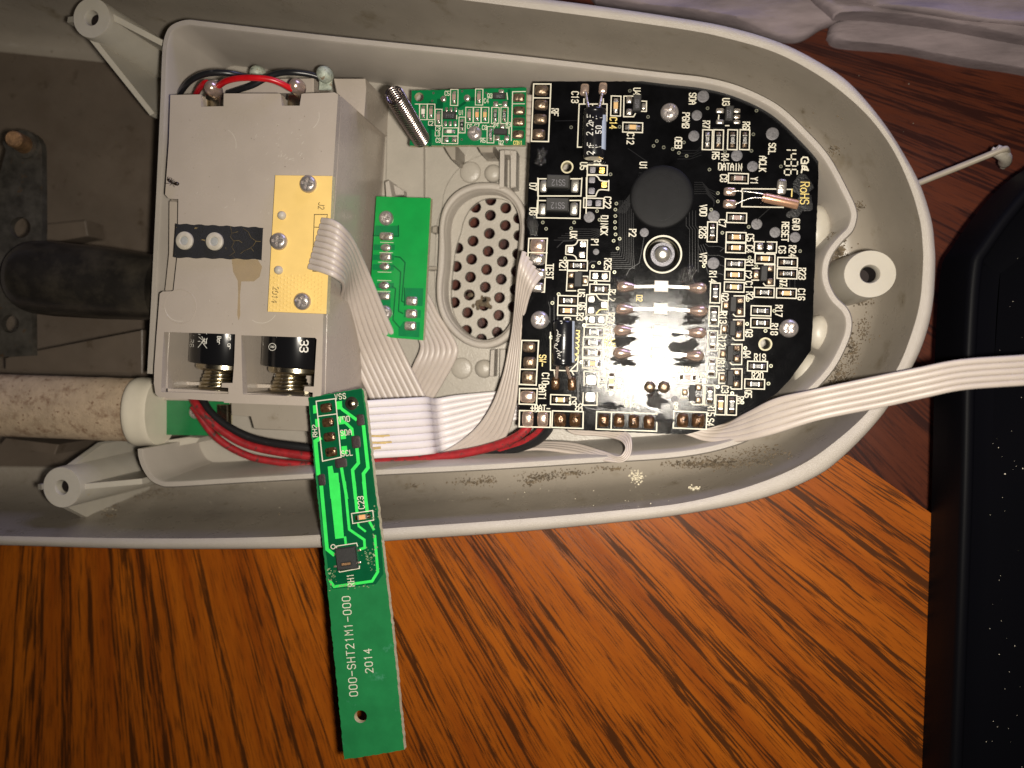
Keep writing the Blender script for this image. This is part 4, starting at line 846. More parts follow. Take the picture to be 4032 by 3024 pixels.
SK(968,485,185,105,[(920,400,45,70),(985,400,45,70),(1050,400,45,70),(905,595,48,80),(972,595,48,80),(1040,595,48,80)], name='six_lead_chip', code='F113')
SK(1665,212,185,90,[(1612,320,75,80),(1742,320,75,80),(1690,142,80,50)], code='WA81'); SK(1685,715,195,88,[(1635,800,75,80),(1768,800,75,80),(1705,637,75,70)])
for x, y, r in [(880,250,45),(1212,237,50)]: pad(rb, BK, *Z('K', x, y), r*.56, r*.56, 'solder', h=.5, round_=True)
for x, y in [(1937,232),(1942,415),(1937,572),(1928,750)]: pad(rb, BK, *Z('K', x, y), 47, 34, 'tarnish', 1, .45, 'solder_joint')
for x, y in [(738,165),(720,275),(1140,140),(1480,165),(1135,818),(1765,855),(1540,610)]: via(rb, BK, *Z('K', x, y), 4.5)
gd = Print(BK, .015)
for pts, w in [(((830,280),(830,380),(700,330)),26),(((1270,250),(1330,250)),16),(((1080,370),(1180,300)),10),(((690,620),(690,900)),14),(((1800,130),(1795,360)),12),(((1860,490),(2020,490)),10),(((1860,665),(2020,665)),10),(((700,620),(760,640)),30)]: gd.line(ZL('K', *pts), w)
gd.build('dark_mask_gaps', 'greend', rb)
screw(*Z('K', 1318, 735), 29, ZK, 'dull screw in the lower middle of the green radio board', turn=10)
kk_.build('silkscreen', 'silk', rb)
# coil antenna
a_ = P(*Z('K', 565, 815), ZK+.6); b_ = P(*Z('K', 185, 188), ZK+17); ax_ = (b_-a_); L_ = ax_.length; ax_.normalize()
s1 = ax_.cross(Vector((0, 1, 0))).normalized(); s2 = ax_.cross(s1); rc = .15; turns = 24
pts = [a_+ax_*(L_*t/(turns*14))+(s1*math.cos(2*math.pi*t/14)+s2*math.sin(2*math.pi*t/14))*rc for t in range(turns*14+1)]
pts = [a_-Vector((0, 0, .1))]+pts
mb = MB(); mb.tube(pts, .0225, 6); part('coil_antenna', mb, 'coil', rb, ang=1.2)
pad(rb, BK, *Z('K', 555, 840), 44, 36, 'dkpad', 0, .5, 'solder_joint', True)

# ================================================================ plain green switch board
ZL_ = -9.0; BL = PR(ZL_)
sb = board('switch_board', 'medium green board with two columns of bare solder pads, beside the oval grille', 'circuit board', ZL('L', (318,390), (285,900), (262,1300), (420,1362), (640,1380), (693,402)), BL, 1.5, ['greensw', 'edge'])
M['greenl'] = mat('light_green_mask', (.003, .17, .050), .26, var=.08, vs=6, bump=.08, bs=60)
pl = Print(BL, .012)
for pts in [((310,590),(470,592),(462,660),(305,655)), ((300,720),(445,722),(443,762),(298,760)), ((295,790),(440,792),(438,830),(292,828)), ((292,855),(440,858),(436,900),(290,895)), ((320,985),(440,985),(436,1025),(318,1022)), ((520,1020),(642,1022),(636,1145),(512,1140)), ((510,1170),(625,1172),(622,1225),(506,1222)), ((505,1250),(618,1255),(612,1360),(470,1350),(470,1300)), ((345,1060),(420,1060),(415,1120),(420,1180),(345,1180))]: pl.poly(ZL('L', *pts))
pl.build('pad_areas', 'greenl', sb)
pl = Print(BL, .02)
for pts in [((445,805),(480,808),(515,845),(492,1110),(520,1125)), ((440,870),(485,910),(470,1180),(500,1195)), ((430,1010),(450,1025),(432,1240),(475,1290)), ((300,660),(470,665)), ((470,590),(470,660)), ((512,1020),(512,1140))]: pl.line(ZL('L', *pts), 5)
pl.build('trace_gaps', 'greend', sb)
pl = Print(BL, .03)
for x0, x1, y in [(345,435,706),(340,430,776),(332,425,842),(328,420,910),(326,420,968),(320,415,1042)]: pl.line(ZL('L', (x0,y),(x1,y+2)), 2.4)
pl.build('silkscreen', 'silk', sb)
for x, y, w, h, r in [(388,665,100,58,0),(385,742,78,55,1),(382,806,85,55,0),(376,873,78,55,1),(373,1003,82,58,1),(370,1075,90,55,0),(562,1110,85,65,0),(560,1197,85,65,0),(552,1281,85,65,0)]: pad(sb, BL, *Z('L', x, y), w/1.7467, h/1.7467, 'solder', 2, .4, 'solder_joint', bool(r))
screw(*Z('L', 387, 540), 29, ZL_, 'screw at the top of the green switch board, above its pads', turn=20)
screw(*Z('L', 378, 1190), 29, ZL_, 'screw at the bottom of the green switch board, half hidden by the ribbon', turn=5)

# ================================================================ battery box
bx = thing('battery_box', 'grey raised plastic battery box at the left, with two windows showing the batteries', 'battery box', P(960, 960, ZF))
TOP = [(671, 374), (665, 560), (652, 740), (650, 766), (664, 782), (702, 784), (699, 1000), (683, 1146), (640, 1148), (629, 1156), (618, 1300), (608, 1440), (606, 1510), (612, 1550), (626, 1564), (881, 1581), (882, 1586), (1215, 1598), (1258, 1600), (1266, 1543), (1273, 1245), (1312, 686), (1331, 372), (1318, 364), (1197, 368), (1187, 370), (1180, 416), (1110, 416), (1106, 372), (1100, 368), (881, 368), (880, 418), (792, 420), (790, 372)]
W1 = [(646, 1307), (926, 1316), (922, 1430), (916, 1508), (874, 1508), (872, 1525), (899, 1527), (899, 1551), (634, 1543), (640, 1400)]
W2 = [(950, 1320), (1240, 1330), (1247, 1336), (1236, 1522), (1200, 1522), (1196, 1540), (1232, 1546), (1231, 1563), (956, 1552), (952, 1430)]
tp = lambda L, z=ZB: [P(*p, z) for p in L]
mb = MB(); o = tp(TOP); c = sum(o, Vector())/len(o)
mb.plate([o, tp(W1), tp(W2)], .18, 0, 0, True); bevel(part('top_panel', mb, ['box', 'box'], bx), .035)
def bwall(pts, z0=ZB-1.75, z1=ZF, m='box', name='side_wall', th=.14, draft=0.0):
    a = [P(*p, ZB) for p in pts]; o = zz(a, z0); i = zz(offs(a, th), z0)
    mb = MB(); R_ = [zz(offs(a, -draft), z1), o, i, zz(offs(a, th), z1)]
    mb.loft(R_, False); mb.add([r[0] for r in R_], [[0, 1, 2, 3]]); mb.add([r[-1] for r in R_], [[3, 2, 1, 0]]); part(name, mb, m, bx, recalc=True)
bwall([(1262, 1596), (1268, 1543), (1275, 1245), (1313, 686), (1331, 374)][::-1], draft=.12)
bwall([(1328, 366), (1205, 370)][::-1]); bwall([(1100, 372), (885, 371)][::-1]); bwall([(785, 374), (673, 376)][::-1])
bwall([(673, 378), (654, 740), (654, 782)][::-1]); bwall([(686, 1150), (701, 1000), (703, 790)]); bwall([(612, 1548), (611, 1440), (630, 1160)]); bwall([(628, 1560), (1215, 1595), (1260, 1597)][::-1])
wallbox('catch_ledge', [(667, 790), (699, 790), (698, 1000), (682, 1146), (650, 1146), (664, 1000)], 4, ZF, 'box', bx)
wallbox('divider', [(927, 1310), (948, 1312), (951, 1560), (918, 1560)], ZB-1.8, -9, 'box', bx)
wallbox('compartment_floor', [(600, 1250), (1260, 1260), (1250, 1590), (600, 1575)], -8, -11, 'box', bx)
for pts in [[(632, 1500), (905, 1508), (905, 1519), (632, 1514)], [(950, 1511), (1225, 1518), (1225, 1530), (950, 1526)]]: wallbox('cross_bar', pts, -.5, -9, 'box', bx)
mb = MB(); c_ = P(*Z('d', 1165, 325), ZB)
kk0 = frame(PR(ZB), 710, 1205)[1]; mb.lathe([(66*kk0, 0), (65.5*kk0, .004), (63.5*kk0, .004), (63*kk0, .0)], 48, P(*Z('d', 1168, 325), ZB), cap=False); part('ejector_mark', mb, 'box', bx)
# glue stain on the box
mb = MB(); gp = PR(ZB+.02)
mb.plate([[gp(*p) for p in [(912, 1018), (1015, 1022), (1032, 1050), (1022, 1090), (1000, 1108), (950, 1108), (945, 1160), (946, 1240), (940, 1262), (934, 1240), (938, 1160), (936, 1105), (918, 1070)]]], .004); part('glue_stain', mb, ['glue', 'glue'], bx)
scr = Print(PR(ZB), .006)
for i in range(44):
    x, y = random.choice([(random.gauss(1160, 40), random.gauss(620, 60)), (random.gauss(1090, 60), random.gauss(580, 50)), (random.uniform(700, 1240), random.uniform(430, 1230))]); a = random.gauss(2.2, .5); l_ = random.uniform(3, 18)
    if x < 1070 or y < 670: scr.line([(x, y), (x+l_*math.cos(a), y+l_*math.sin(a))], random.uniform(.7, 1.6))
for c_, r_, a0, a1 in [((709, 1205), 60, 1.4, 3.0), ((860, 570), 70, -1.0, .2), ((1195, 455), 62, -.2, .9), ((1030, 1210), 62, .5, 2.2)]: scr.line([(c_[0]+r_*math.cos(a0+(a1-a0)*t/12), c_[1]+r_*math.sin(a0+(a1-a0)*t/12)) for t in range(13)], 1.6)  # pale arcs following the edges of round marks
scr.build('scratches_and_arcs', 'pale_mark', bx)
mb = MB()
for i in range(70):
    x, y = random.uniform(690, 1290), random.uniform(400, 1280)
    if not (1050 < x < 1320 and 680 < y < 1240): flake(mb, P(x, y, ZB)+Vector((0, 0, .001)), random.uniform(.003, .008))
part('dust_specks', mb, 'dirt', bx, kind='stuff')
# contacts: strips, solder balls
for x, y, bxx, byy, w in [(842, 405, 852, 358, 62), (1162, 405, 1180, 350, 54)]:
    Mx, k = frame(PR(ZB-3.2), x, y); mb = MB(); mb.cbox(-w/2*k, w/2*k, -20*k, 30*k, 0, .05, .015); cpt = part('contact_strip', mb, 'nickel', bx, Mx)
    Mb, kb = frame(PR(ZB-3), bxx, byy); mb = MB(); mb.lathe([(22*kb, -.05), (30*kb, .04), (31*kb, .12), (26*kb, .22), (16*kb, .28), (6*kb, .30)], 24); part('solder_ball', mb, 'pink', cpt, Mb, ang=1.2)
Mx, k = frame(PR(-1), *Z('t', 1655, 225)); mb = MB(); mb.cbox(-26*k, 26*k, -18*k, 24*k, 0, .05, .015); cpt = part('contact_strip', mb, 'corrode', bx, Mx, label='corroded contact strip')
Mb, kb = frame(PR(-1), *Z('t', 1665, 130)); mb = MB(); mb.lathe([(22*kb, -.05), (31*kb, .04), (31*kb, .14), (24*kb, .24), (10*kb, .28)], 20); part('solder_ball', mb, 'corrode', cpt, Mb, ang=1.2)
Mb, kb = frame(PR(-6), *Z('t', 975, 110)); mb = MB(); mb.lathe([(30*kb, 0), (28*kb, .12), (18*kb, .2), (6*kb, .22)], 20); part('solder_ball', mb, 'corrode', cpt, Mb, ang=1.2)
wallbox('terminal_step', ZL('t', (490, 165), (1530, 150), (1530, 300), (490, 300)), -1, ZF, 'box', bx); wallbox('terminal_step', ZL('t', (1730, 150), (2050, 150), (2060, 250), (2040, 540), (1760, 300)), -1, ZF, 'box', bx)
# springs and plates at the batteries' lower ends
for cx, top in [(866, 1458), (1145, 1470)]:
    mb = MB(); pts = []; a_ = P(cx, top, -1.5); b_ = P(cx-6, top+72, -1.5); ax_ = (b_-a_)
    for t in range(61):
        f_ = t/60; an = f_*2*math.pi*5; rr = .24+.11*f_; pts.append(a_+ax_*f_+Vector((math.cos(an)*rr, 0, math.sin(an)*rr)))
    mb.tube(pts, .042, 8); part('contact_spring', mb, 'nickel', bx, ang=1.2)
for x0, x1, y in [(655, 898, 1538), (985, 1230, 1552)]:
    a_, b_ = P(x0, y, .5), P(x1, y+6, .5); mb = MB(); n_ = Vector((0, .03, 0)); dn = Vector((0, 0, -1.0))
    mb.loft([[a_+dn-n_, b_+dn-n_, b_+dn+n_, a_+dn+n_], [a_-n_, b_-n_, b_+n_, a_+n_]], True, True, True); part('contact_plate', mb, 'nickel', bx, recalc=True)
# the batteries
def battery(cx, ytop, ybot, lab, texts, seam=None):
    a, b = P(cx+8, ytop, -1.6), P(cx, ybot, -1.6); ax = (b-a).normalized(); r = .655
    t = thing('battery', lab, 'battery', (a+b)/2)
    mb = MB(); mb.tube([a-ax*2.4, a, b-ax*.04, b-ax*.01, b], [r, r, r, r*.985, r*.93], 48); part('sleeve', mb, 'battery', t, ang=.7)
    mb = MB(); mb.tube([b-ax*.02, b+ax*.08, b+ax*.12, b+ax*.13], [r*.80, r*.80, r*.74, r*.3], 40); part('end_cap', mb, 'nickel', t, ang=.5)
    pr_ = Print(PC(a, ax, r+.003), 0.0); texts(pr_); pr_.build('sleeve_print', 'print', t)
def tx1(p):
    U = lambda *pts: ZL('u', *pts)
    p.text('LR6', *Z('u', 538, 225), 15, 92, 2.2, 11, 17); p.text('ge or', *Z('u', 998, 235), 16, 92, 2.4, 9, 11.5); p.text('Ber', *Z('u', 868, 215), 14, 92, 2.2, 8, 11)
    for pts in [((715,200),(715,255)),((725,190),(700,260)),((700,228),(615,228)),((660,170),(690,225)),((625,175),(680,222)),((615,300),(670,232)),((700,200),(655,240)),((720,310),(660,235)),((690,190),(690,262))]: p.line(U(*pts), 2.4)
    p.line(U((620,140),(640,145)), 2.4); p.line(U((715,130),(718,140)), 2.4)
def tx2(p):
    U = lambda *pts: ZL('u', *pts)
    p.line(U((1560,175),(1400,170),(1402,270)), 5); p.ring(*Z('u', 1512, 295), 14, 2.6); p.text('R', *Z('u', 1512, 295), 14, 92, 2.4); p.text('33', *Z('u', 1895, 285), 31, 92, 5.4, 19, 26)
battery(884, 1300, 1434, 'black battery in the left window of the battery box', tx1); battery(1168, 1310, 1447, 'black battery marked 33 in the right window of the battery box', tx2)

# ================================================================ yellow connector board on the box
ZY = ZB+1.6; BY = PR(ZY)
yb = board('yellow_board', 'small yellow board held by three screws on top of the battery box', 'circuit board', [(1084, 690), (1054, 1227), (1285, 1236), (1309, 693)], BY, 1.5, ['yellow', 'edge'])
yp = Print(BY, .03); yp.text('J2', *Z('a', 2083, 1335), 23, 95, 2.6, 10, 15); yp.text('2014', *Z('d', 1783, 252), 21, 96, 2.8, 11, 17)
yp.line(ZL('a', (2028, 1640), (2038, 1390), (2122, 1390), (2118, 1420)), 3); yp.line(ZL('a', (2035, 1472), (2085, 1474)), 3); yp.line([(1235, 1060), (1232, 1068), (1270, 1070)], 3); yp.build('black_print', 'blackink', yb)
mb = MB(); dim = []
for r in range(17):
    for c in range(8):
        x = 1068+c*27+(13 if r % 2 else 0)-r*.3; y = 1085+r*9.0
        if x < 1275 and y < 1228 and not (abs(x-1192) < 38 and abs(y-1187) < 40): flakep = P(x, y, ZY); mb.lathe([(.022, 0), (.016, .006), (.006, .008)], 6, flakep)
part('texture_dots', mb, 'yellow', yb, kind='stuff')
for x, y in [(1111, 849), (1098, 1064)]:
    Mx, k = frame(BY, x, y); mb = MB(); mb.lathe([(17*k, 0), (16*k, .04), (11*k, .075), (4*k, .085)], 20); part('rivet', mb, 'rivet', yb, Mx, ang=1.2)
screw(1215, 726, 34, ZY, 'screw at the top of the yellow board', turn=15); screw(1100, 951, 34, ZY, 'screw at the left middle of the yellow board', turn=5); screw(1192, 1187, 34, ZY, 'screw at the bottom of the yellow board', turn=25)
# fabric pull strap
st_ = thing('fabric_strap', 'short black fabric strap riveted to the battery box', 'strap', P(860, 950, ZB))
mb = MB(); N_ = 24; top_, bot_ = [], []
for i in range(N_+1):
    f_ = i/N_; z = ZB+.5+.25*math.sin(f_*5)+(.4 if f_ > .9 else 0)*(f_-.9)*10
    top_.append(P(693+343*f_, 881+15*f_+2*math.sin(f_*40), z)); bot_.append(P(684+346*f_, 1013+9*f_+2*math.sin(f_*33), z))
dn = Vector((0, 0, -.05)); mb.loft([[p+dn for p in top_], top_, bot_, [p+dn for p in bot_]], False); part('strap', mb, 'fabric', st_, recalc=True)
for x, y in [(729, 948), (847, 951)]:
    Mx, k = frame(PR(ZB+.7), x, y); mb = MB(); mb.lathe([(35*k, 0), (34*k, .035), (27*k, .05), (18*k, .05), (15*k, .03), (6*k, .028)], 28); rv_ = part('rivet', mb, 'rivet', st_, Mx, ang=.8); mb = MB(); mb.lathe([(17*k, .030), (15*k, .036), (5*k, .034)], 20); part('rivet_centre', mb, 'testpad2', rv_, Mx, ang=.8)
gc = Print(PR(ZB+.95), 0.0)
for pts in [((905,893),(915,915),(908,935),(922,950),(915,975),(928,990),(905,1005)), ((960,900),(978,915),(990,935),(1008,948),(1000,965),(985,975),(998,990)), ((1008,948),(1028,952)), ((922,950),(940,945),(955,955)), ((985,975),(960,985),(945,1000)), ((915,915),(935,912))]:
    gc.line([(x+random.uniform(-3,3), y+random.uniform(-3,3)) for x, y in pts], random.uniform(.8, 2.4))
gc.build('glue_crust', 'crust', st_)
# ant
ant = thing('ant', 'tiny dark ant walking at the left edge of the battery box top', 'ant', P(680, 720, ZB))
def A_(x, y, z): return P(*Z('a', x, y), ZB+z)
mb = MB(); body = [(1084, 1160, .5), (1092, 1166, .6), (1100, 1172, .6), (1106, 1178, .5), (1114, 1184, .6), (1120, 1188, .5), (1126, 1190, .35), (1136, 1191, .6), (1148, 1191, .7), (1157, 1190, .6), (1161, 1189, .5)]
mb.tube([A_(*p) for p in body], [.008, .028, .030, .014, .024, .018, .010, .030, .038, .026, .008], 10); part('body', mb, 'antm', ant, ang=1.2)
for pts in [((1092,1162,.6),(1100,1152,.9),(1115,1156,.5)),((1088,1162,.6),(1086,1150,.8),(1092,1146,.5))]:
    mb = MB(); mb.tube([A_(*p) for p in pts], .005, 5); part('antenna', mb, 'antm', ant)
for pts in [((1108,1180,.6),(1095,1188,1.0),(1075,1188,.05)),((1112,1184,.6),(1108,1196,1.0),(1100,1202,.05)),((1118,1188,.6),(1124,1200,1.0),(1130,1212,.05)),((1112,1180,.6),(1120,1170,1.0),(1128,1164,.05)),((1118,1184,.6),(1130,1176,1.0),(1136,1172,.05)),((1108,1176,.6),(1114,1162,.9),(1112,1158,.05))]:
    mb = MB(); mb.tube([A_(*p) for p in pts], .006, 5); part('leg', mb, 'antm', ant)

# ================================================================ sensor board leaning over the rims
sA, sB, sC = P(1214, 1566, 9.0), P(1430, 1529, 9.0), P(1473, 2971, 15.5)
sn = (sB-sA).cross(sC-sA).normalized(); sn = sn if sn.z > 0 else -sn
SP = PP(sA, sn); SP.n = sn
so = [(1214, 1566), (1225, 1700), (1245, 1900), (1290, 2330), (1322, 2650), (1355, 2990), (1450, 2977), (1592, 2952), (1545, 2480), (1512, 2200), (1470, 1860), (1445, 1640), (1432, 1540), (1424, 1529), (1320, 1547)]
sen = board('sensor_board', 'long narrow green sensor board leaning across the housing rim above the wooden table', 'circuit board', jag(so, 1.6, 10), SP, 1.3, ['greens', 'edge'], [circ(*Z('O', 1558, 884), 25, 20)], n=sn)
SA = -8.0; nu = Print(SP, .010); up_ = Print(SP, .018)
dk = [ZL('M', (140,280),(845,185),(900,700),(1000,1659),(265,1659)), ZL('N', (190,0),(880,0),(960,900),(985,1180),(900,1290),(360,1370),(330,1260),(240,600))]
nu.poly([(1216,1568),(1424,1531),(1440,1640),(1468,1860),(1500,2120),(1510,2260),(1480,2300),(1310,2320),(1298,2290),(1268,2050)]); nu.build('dark_mask_area', 'greend', sen)
def g(k, pts, w): up_.line(ZL(k, *pts), w/REG[k][2])
g('M', ((275,850),(215,890),(255,1330)), 60); g('N', ((218,60),(292,870),(375,938)), 52); g('M', ((570,1255),(640,1659)), 46); g('N', ((522,0),(582,612),(778,748),(785,850),(730,870)), 38)
up_.poly(ZL('M', (382,1235),(445,1222),(465,1322),(525,1318),(556,1670),(420,1670))); up_.poly(ZL('N', (322,0),(455,0),(512,705),(542,702),(553,800),(522,805),(512,722),(400,736)))
g('M', ((780,990),(800,1185),(720,1280),(760,1659)), 50); g('M', ((870,690),(930,1250),(868,1330),(895,1659)), 52); g('N', ((648,0),(682,380)), 44); g('N', ((772,0),(815,370)), 48); g('N', ((700,540),(705,570),(790,635)), 30)
g('M', ((535,400),(580,455),(765,590)), 46); g('M', ((560,600),(640,650),(712,720),(722,800)), 42); g('N', ((915,700),(955,1165),(880,1288),(385,1360),(335,1290)), 40); g('N', ((850,520),(900,610)), 36)
for x, y, w, h in [(535,400,80,110),(205,455,50,110),(555,605,80,110),(240,640,60,110),(590,805,70,110),(605,1010,75,110)]: up_.poly(ZL('M', (x-w/2,y-h/2+4),(x+w/2,y-h/2-4),(x+w/2+6,y+h/2-4),(x-w/2+6,y+h/2+4)))
up_.build('bright_traces', 'greenb', sen)
for x, y, w, h, m in [(362,435,165,125,'flux'),(387,632,165,125,'flux'),(407,830,165,125,'flux'),(430,1035,165,125,'flux')]: pad(sen, SP, *Z('M', x, y), w/3.455, h/3.455, m, SA, .4, 'solder_joint')
M['bare'] = mat('dark_bare_pad', (.020, .009, .009), .5, bump=.4, bs=60, var=.3, vs=20)
for x, y, w, h in [(827,600,112,155),(768,900,128,170),(562,1185,172,130),(302,1415,100,160)]: pad(sen, SP, *Z('M', x, y), w/3.455, h/3.455, 'bare', SA+2, .06, 'bare_pad')
ss = Print(SP, .034)
ss.line(ZL('M', (225,345),(488,310),(565,1105),(312,1160)), 4.6, True); ss.line(ZL('M', (250,550),(498,518)), 4)
for s, x, y in [('VSS',553,280),('VDD',605,590),('SDA',630,770),('SCL',645,1050)]: ss.text(s, *Z('M', x, y), 21, -6, 3.2, 10, 16)
ss.text('RH2', *Z('M', 207, 748), 17, -94, 3.2, 12, 17)
ss.line(ZL('N', (612,405),(890,365),(902,490),(628,535)), 4, True); ss.text('C23', *Z('N', 735, 262), 23, -97, 3.4, 12, 18); ss.ring(*Z('N', 372, 838), 8.5, 3.6)
ss.line(ZL('N', (415,860),(418,830),(678,790),(690,830)), 4); ss.line(ZL('N', (445,1150),(455,1170),(715,1120),(715,1090)), 4); ss.text('RH1', *Z('N', 602, 1275), 25, -97, 3.4, 12, 18)
ss.text('000-SHT21M1-000', *Z('O', 1512, 580), 31, -94.5, 3.6, 17, 26.8); ss.text('2014', *Z('O', 1592, 643), 29, -95, 3.6, 16, 25.5)
ss.build('silkscreen', 'silk', sen)
Mx, k = frame(SP, *Z('M', 708, 375)); mb = MB(); mb.lathe([(26*k, .006), (26*k, .012), (15*k, .014), (14*k, .03), (6*k, .05)], 24); part('plated_hole', mb, 'nickel', sen, Mx)
Mx, k = frame(SP, *Z('N', 558, 985), SA+1); a, b = 40*k, 43*k; mb = MB(); mb.cbox(-a, a, -b, b, .0, .10, .02)
sc_ = part('humidity_sensor', mb, 'ic', sen, Mx); mb = MB(); mb.cbox(-22*k, 22*k, -20*k-8*k, -20*k+8*k, .09, .1025, .001); part('sensing_slot', mb, 'rblack', sc_, Mx); mb = MB(); mb.cbox(-18*k, 18*k, -20*k-4.5*k, -20*k+4.5*k, .09, .104, .001); part('slot_window', mb, 'rust', sc_, Mx)
for y in (885, 1045): pad(sen, SP, *Z('N', 712, y), 16, 8, 'pink', SA, .5, 'lead', parent=sc_); pad(sen, SP, *Z('N', 405, y+50), 16, 8, 'pink', SA, .5, 'lead', parent=sc_)
chip(sen, SP, *Z('N', 758, 450), 'h', 'capo', L=80, Wd=36, ang=SA, joint='flux', box=False)
mb = MB()
for i in range(150):
    x, y = random.choice([(random.gauss(835, 55), random.gauss(930, 80)), (random.gauss(900, 26), random.uniform(250, 1150)), (random.gauss(350, 40), random.gauss(1230, 70)), (random.uniform(380, 900), random.gauss(1350, 14))])
    p = SP(*Z('N', x, y)); flake(mb, p+sn*.006, random.uniform(.004, .017))
M['resid'] = mat('pale_residue', (.20, .26, .14), .3, var=.5, vs=9)
part('flux_crumbs', mb, 'resid', sen, kind='stuff')

# ================================================================ green board half hidden under the battery box
ub = board('hidden_board', 'dark green board mostly hidden below the battery box beside the ivory tube', 'circuit board', [(600, 1540), (600, 1711), (760, 1714), (900, 1716), (905, 1540)], PR(-9), 1.5, ['greens', 'edge'])
screw(770, 1624, 24, -9, 'round-headed screw on the dark green board under the battery box', turn=10)
mb = MB(); a_ = P(880, 1640, -8.6); mb.cbox(a_.x-.12, a_.x+.12, a_.y-.25, a_.y+.25, a_.z-.1, a_.z+.06, .02); part('solder_tab', mb, 'nickel', ub)

# ================================================================ tube, rubber grip, bracket at the left
tb = thing('sleeve_tube', 'thick dirty beige tube running in from the left to an ivory collar', 'tube', P(200, 1600, -15))
mb = MB(); a_, b_ = P(-300, 1585, -7), P(572, 1616, -7); ax_ = (b_-a_).normalized(); pts = [a_.lerp(b_, i/40) for i in range(41)]
mb.tube(pts, [.655+.012*noise.noise(Vector((i*.35, 0, 0))) for i in range(41)], 36)
for v in mb.v: v.z = a_.z+(v.z-a_.z)*.62
part('tube_sleeve', mb, 'tube', tb, ang=1.2)
mb = MB(); c_ = P(556, 1620, -7); prof = [(-.10, .60), (-.09, .655), (-.05, .69), (.02, .705), (.10, .70), (.18, .692), (.30, .685), (.40, .68), (.435, .665), (.44, .4)]
mb.tube([c_+ax_*u for u, r in prof], [r for u, r in prof], 40)
for v in mb.v: v.z = c_.z+math.copysign(abs(v.z-c_.z)**.8, v.z-c_.z)*.8
part('collar', mb, 'collar', tb, ang=.8)
rg_ = thing('rubber_grip', 'fat black rubber-like cylinder lying in the shade left of the battery box', 'cylinder', P(300, 1100, -14))
mb = MB(); a_, b_ = P(60, 1085, -8), P(640, 1135, -8.5); prof = [(0, .2), (.02, .45), (.05, .62), (.1, .72), (.16, .76), (.3, .775), (.6, .74), (.8, .70), (1, .66)]
pts = [a_.lerp(b_, u) for u, r in prof]; pts = cr(pts, 4); rs = []
for i in range(len(prof)-1):
    for q in range(4): rs.append(prof[i][1]+(prof[i+1][1]-prof[i][1])*q/4)
rs.append(prof[-1][1]); mb.tube(pts, rs, 36); part('grip', mb, 'rubber', rg_, ang=1.2)
bk = thing('metal_bracket', 'dark metal strap bracket with a rusty pin and round holes at the left edge', 'bracket', P(85, 900, -10))
o = [(-30, 800)]+[(24, 590)]+[(85+80*math.cos(a), 590+78*math.sin(a)) for a in [math.pi+i*math.pi/10 for i in range(1, 11)]]+[(167, 911), (160, 1000), (125, 1180), (128, 1400), (-60, 1410)]
o = o[::-1]; mb = MB(); mb.plate([[P(*p, -9) for p in o], [P(*p, -9) for p in circ(79, 896, 42, 20)], [P(*p, -9) for p in circ(40, 1275, 36, 20)]], .15, 0, 0, True); part('strap_plate', mb, ['dkmetal', 'dkmetal'], bk)
Mx, k = frame(PR(-9), 105, 572); mb = MB(); mb.lathe([(52*k, 0), (50*k, .06), (30*k, .07)], 28); part('washer', mb, 'dkmetal', bk, Mx)
a_, b_ = P(100, 572, -9), P(52, 546, -3); mb = MB(); ax_ = (b_-a_).normalized(); mb.tube([a_, b_-ax_*.03, b_], [.19, .165, .14], 22); part('pin', mb, 'rust', bk, ang=.6)

# ================================================================ ribbon cables
ribbon('wide white ribbon soldered to the yellow board and dropping over the battery box edge', [(1273,857,1215,1060,10.6),(1310,864,1272,1076,11.6),(1348,890,1322,1098,11),(1392,945,1352,1130,6.5),(1455,1077,1340,1200,-2),(1529,1254,1351,1311,-8),(1600,1410,1390,1420,-11),(1680,1570,1460,1575,-12),(1712,1640,1490,1650,-13)], 9)
ribbon('white ribbon coming out from behind the green switch board and bending left', [(1640,1090,1560,1200,-13),(1692,1165,1600,1260,-13),(1725,1232,1652,1345,-12.5),(1794,1345,1652,1385,-12),(1799,1400,1628,1440,-12),(1748,1500,1600,1500,-13),(1700,1580,1560,1580,-14),(1660,1650,1520,1650,-14.5)], 7)
ribbon('brightest flat ribbon running right from under the sensor board, with a crease', [(1300,1592,1330,1818,7),(1440,1577,1462,1806,4),(1600,1567,1622,1796,0),(1672,1563,1696,1788,-2.5),(1692,1566,1716,1786,-6),(1722,1568,1742,1776,-9),(1800,1555,1830,1745,-10),(1960,1540,1990,1665,-11),(2120,1528,2140,1640,-12)], 8, 'ribbonp')
M['tan'] = mat('tan_flux', (.50, .36, .16), .3, var=.2, vs=9)
ts = Print(PR(4.75), 0.0)
for x0, x1, y, w in [(1448, 1532, 1716, 8), (1452, 1540, 1742, 8), (1455, 1496, 1764, 11)]: ts.line([(x0, y), ((x0+x1)/2, y+1), (x1, y-1)], w); ts.line([(x0, y+2), (x1-22, y+4)], w*.6)
ts.build('flux_streak', 'tan', [o for o in bpy.data.objects if o.name.startswith('ribbon_cable') and 'crease' in o.get('label', '')][0])
ribbon('twisted white ribbon soldered to the TEST pads and sweeping down to the left', [(2058,985,2132,1095,1.6),(2045,1040,2100,1135,2.6),(2034,1120,2080,1185,1),(2022,1270,2056,1290,-3,-1),(2004,1372,2052,1372,-4,-2),(1976,1494,2042,1494,-4,-2),(1927,1615,2026,1620,-5,-3),(1848,1713,1976,1737,-7,-6),(1721,1792,1830,1798,-8),(1560,1822,1640,1850,-10)], 6)
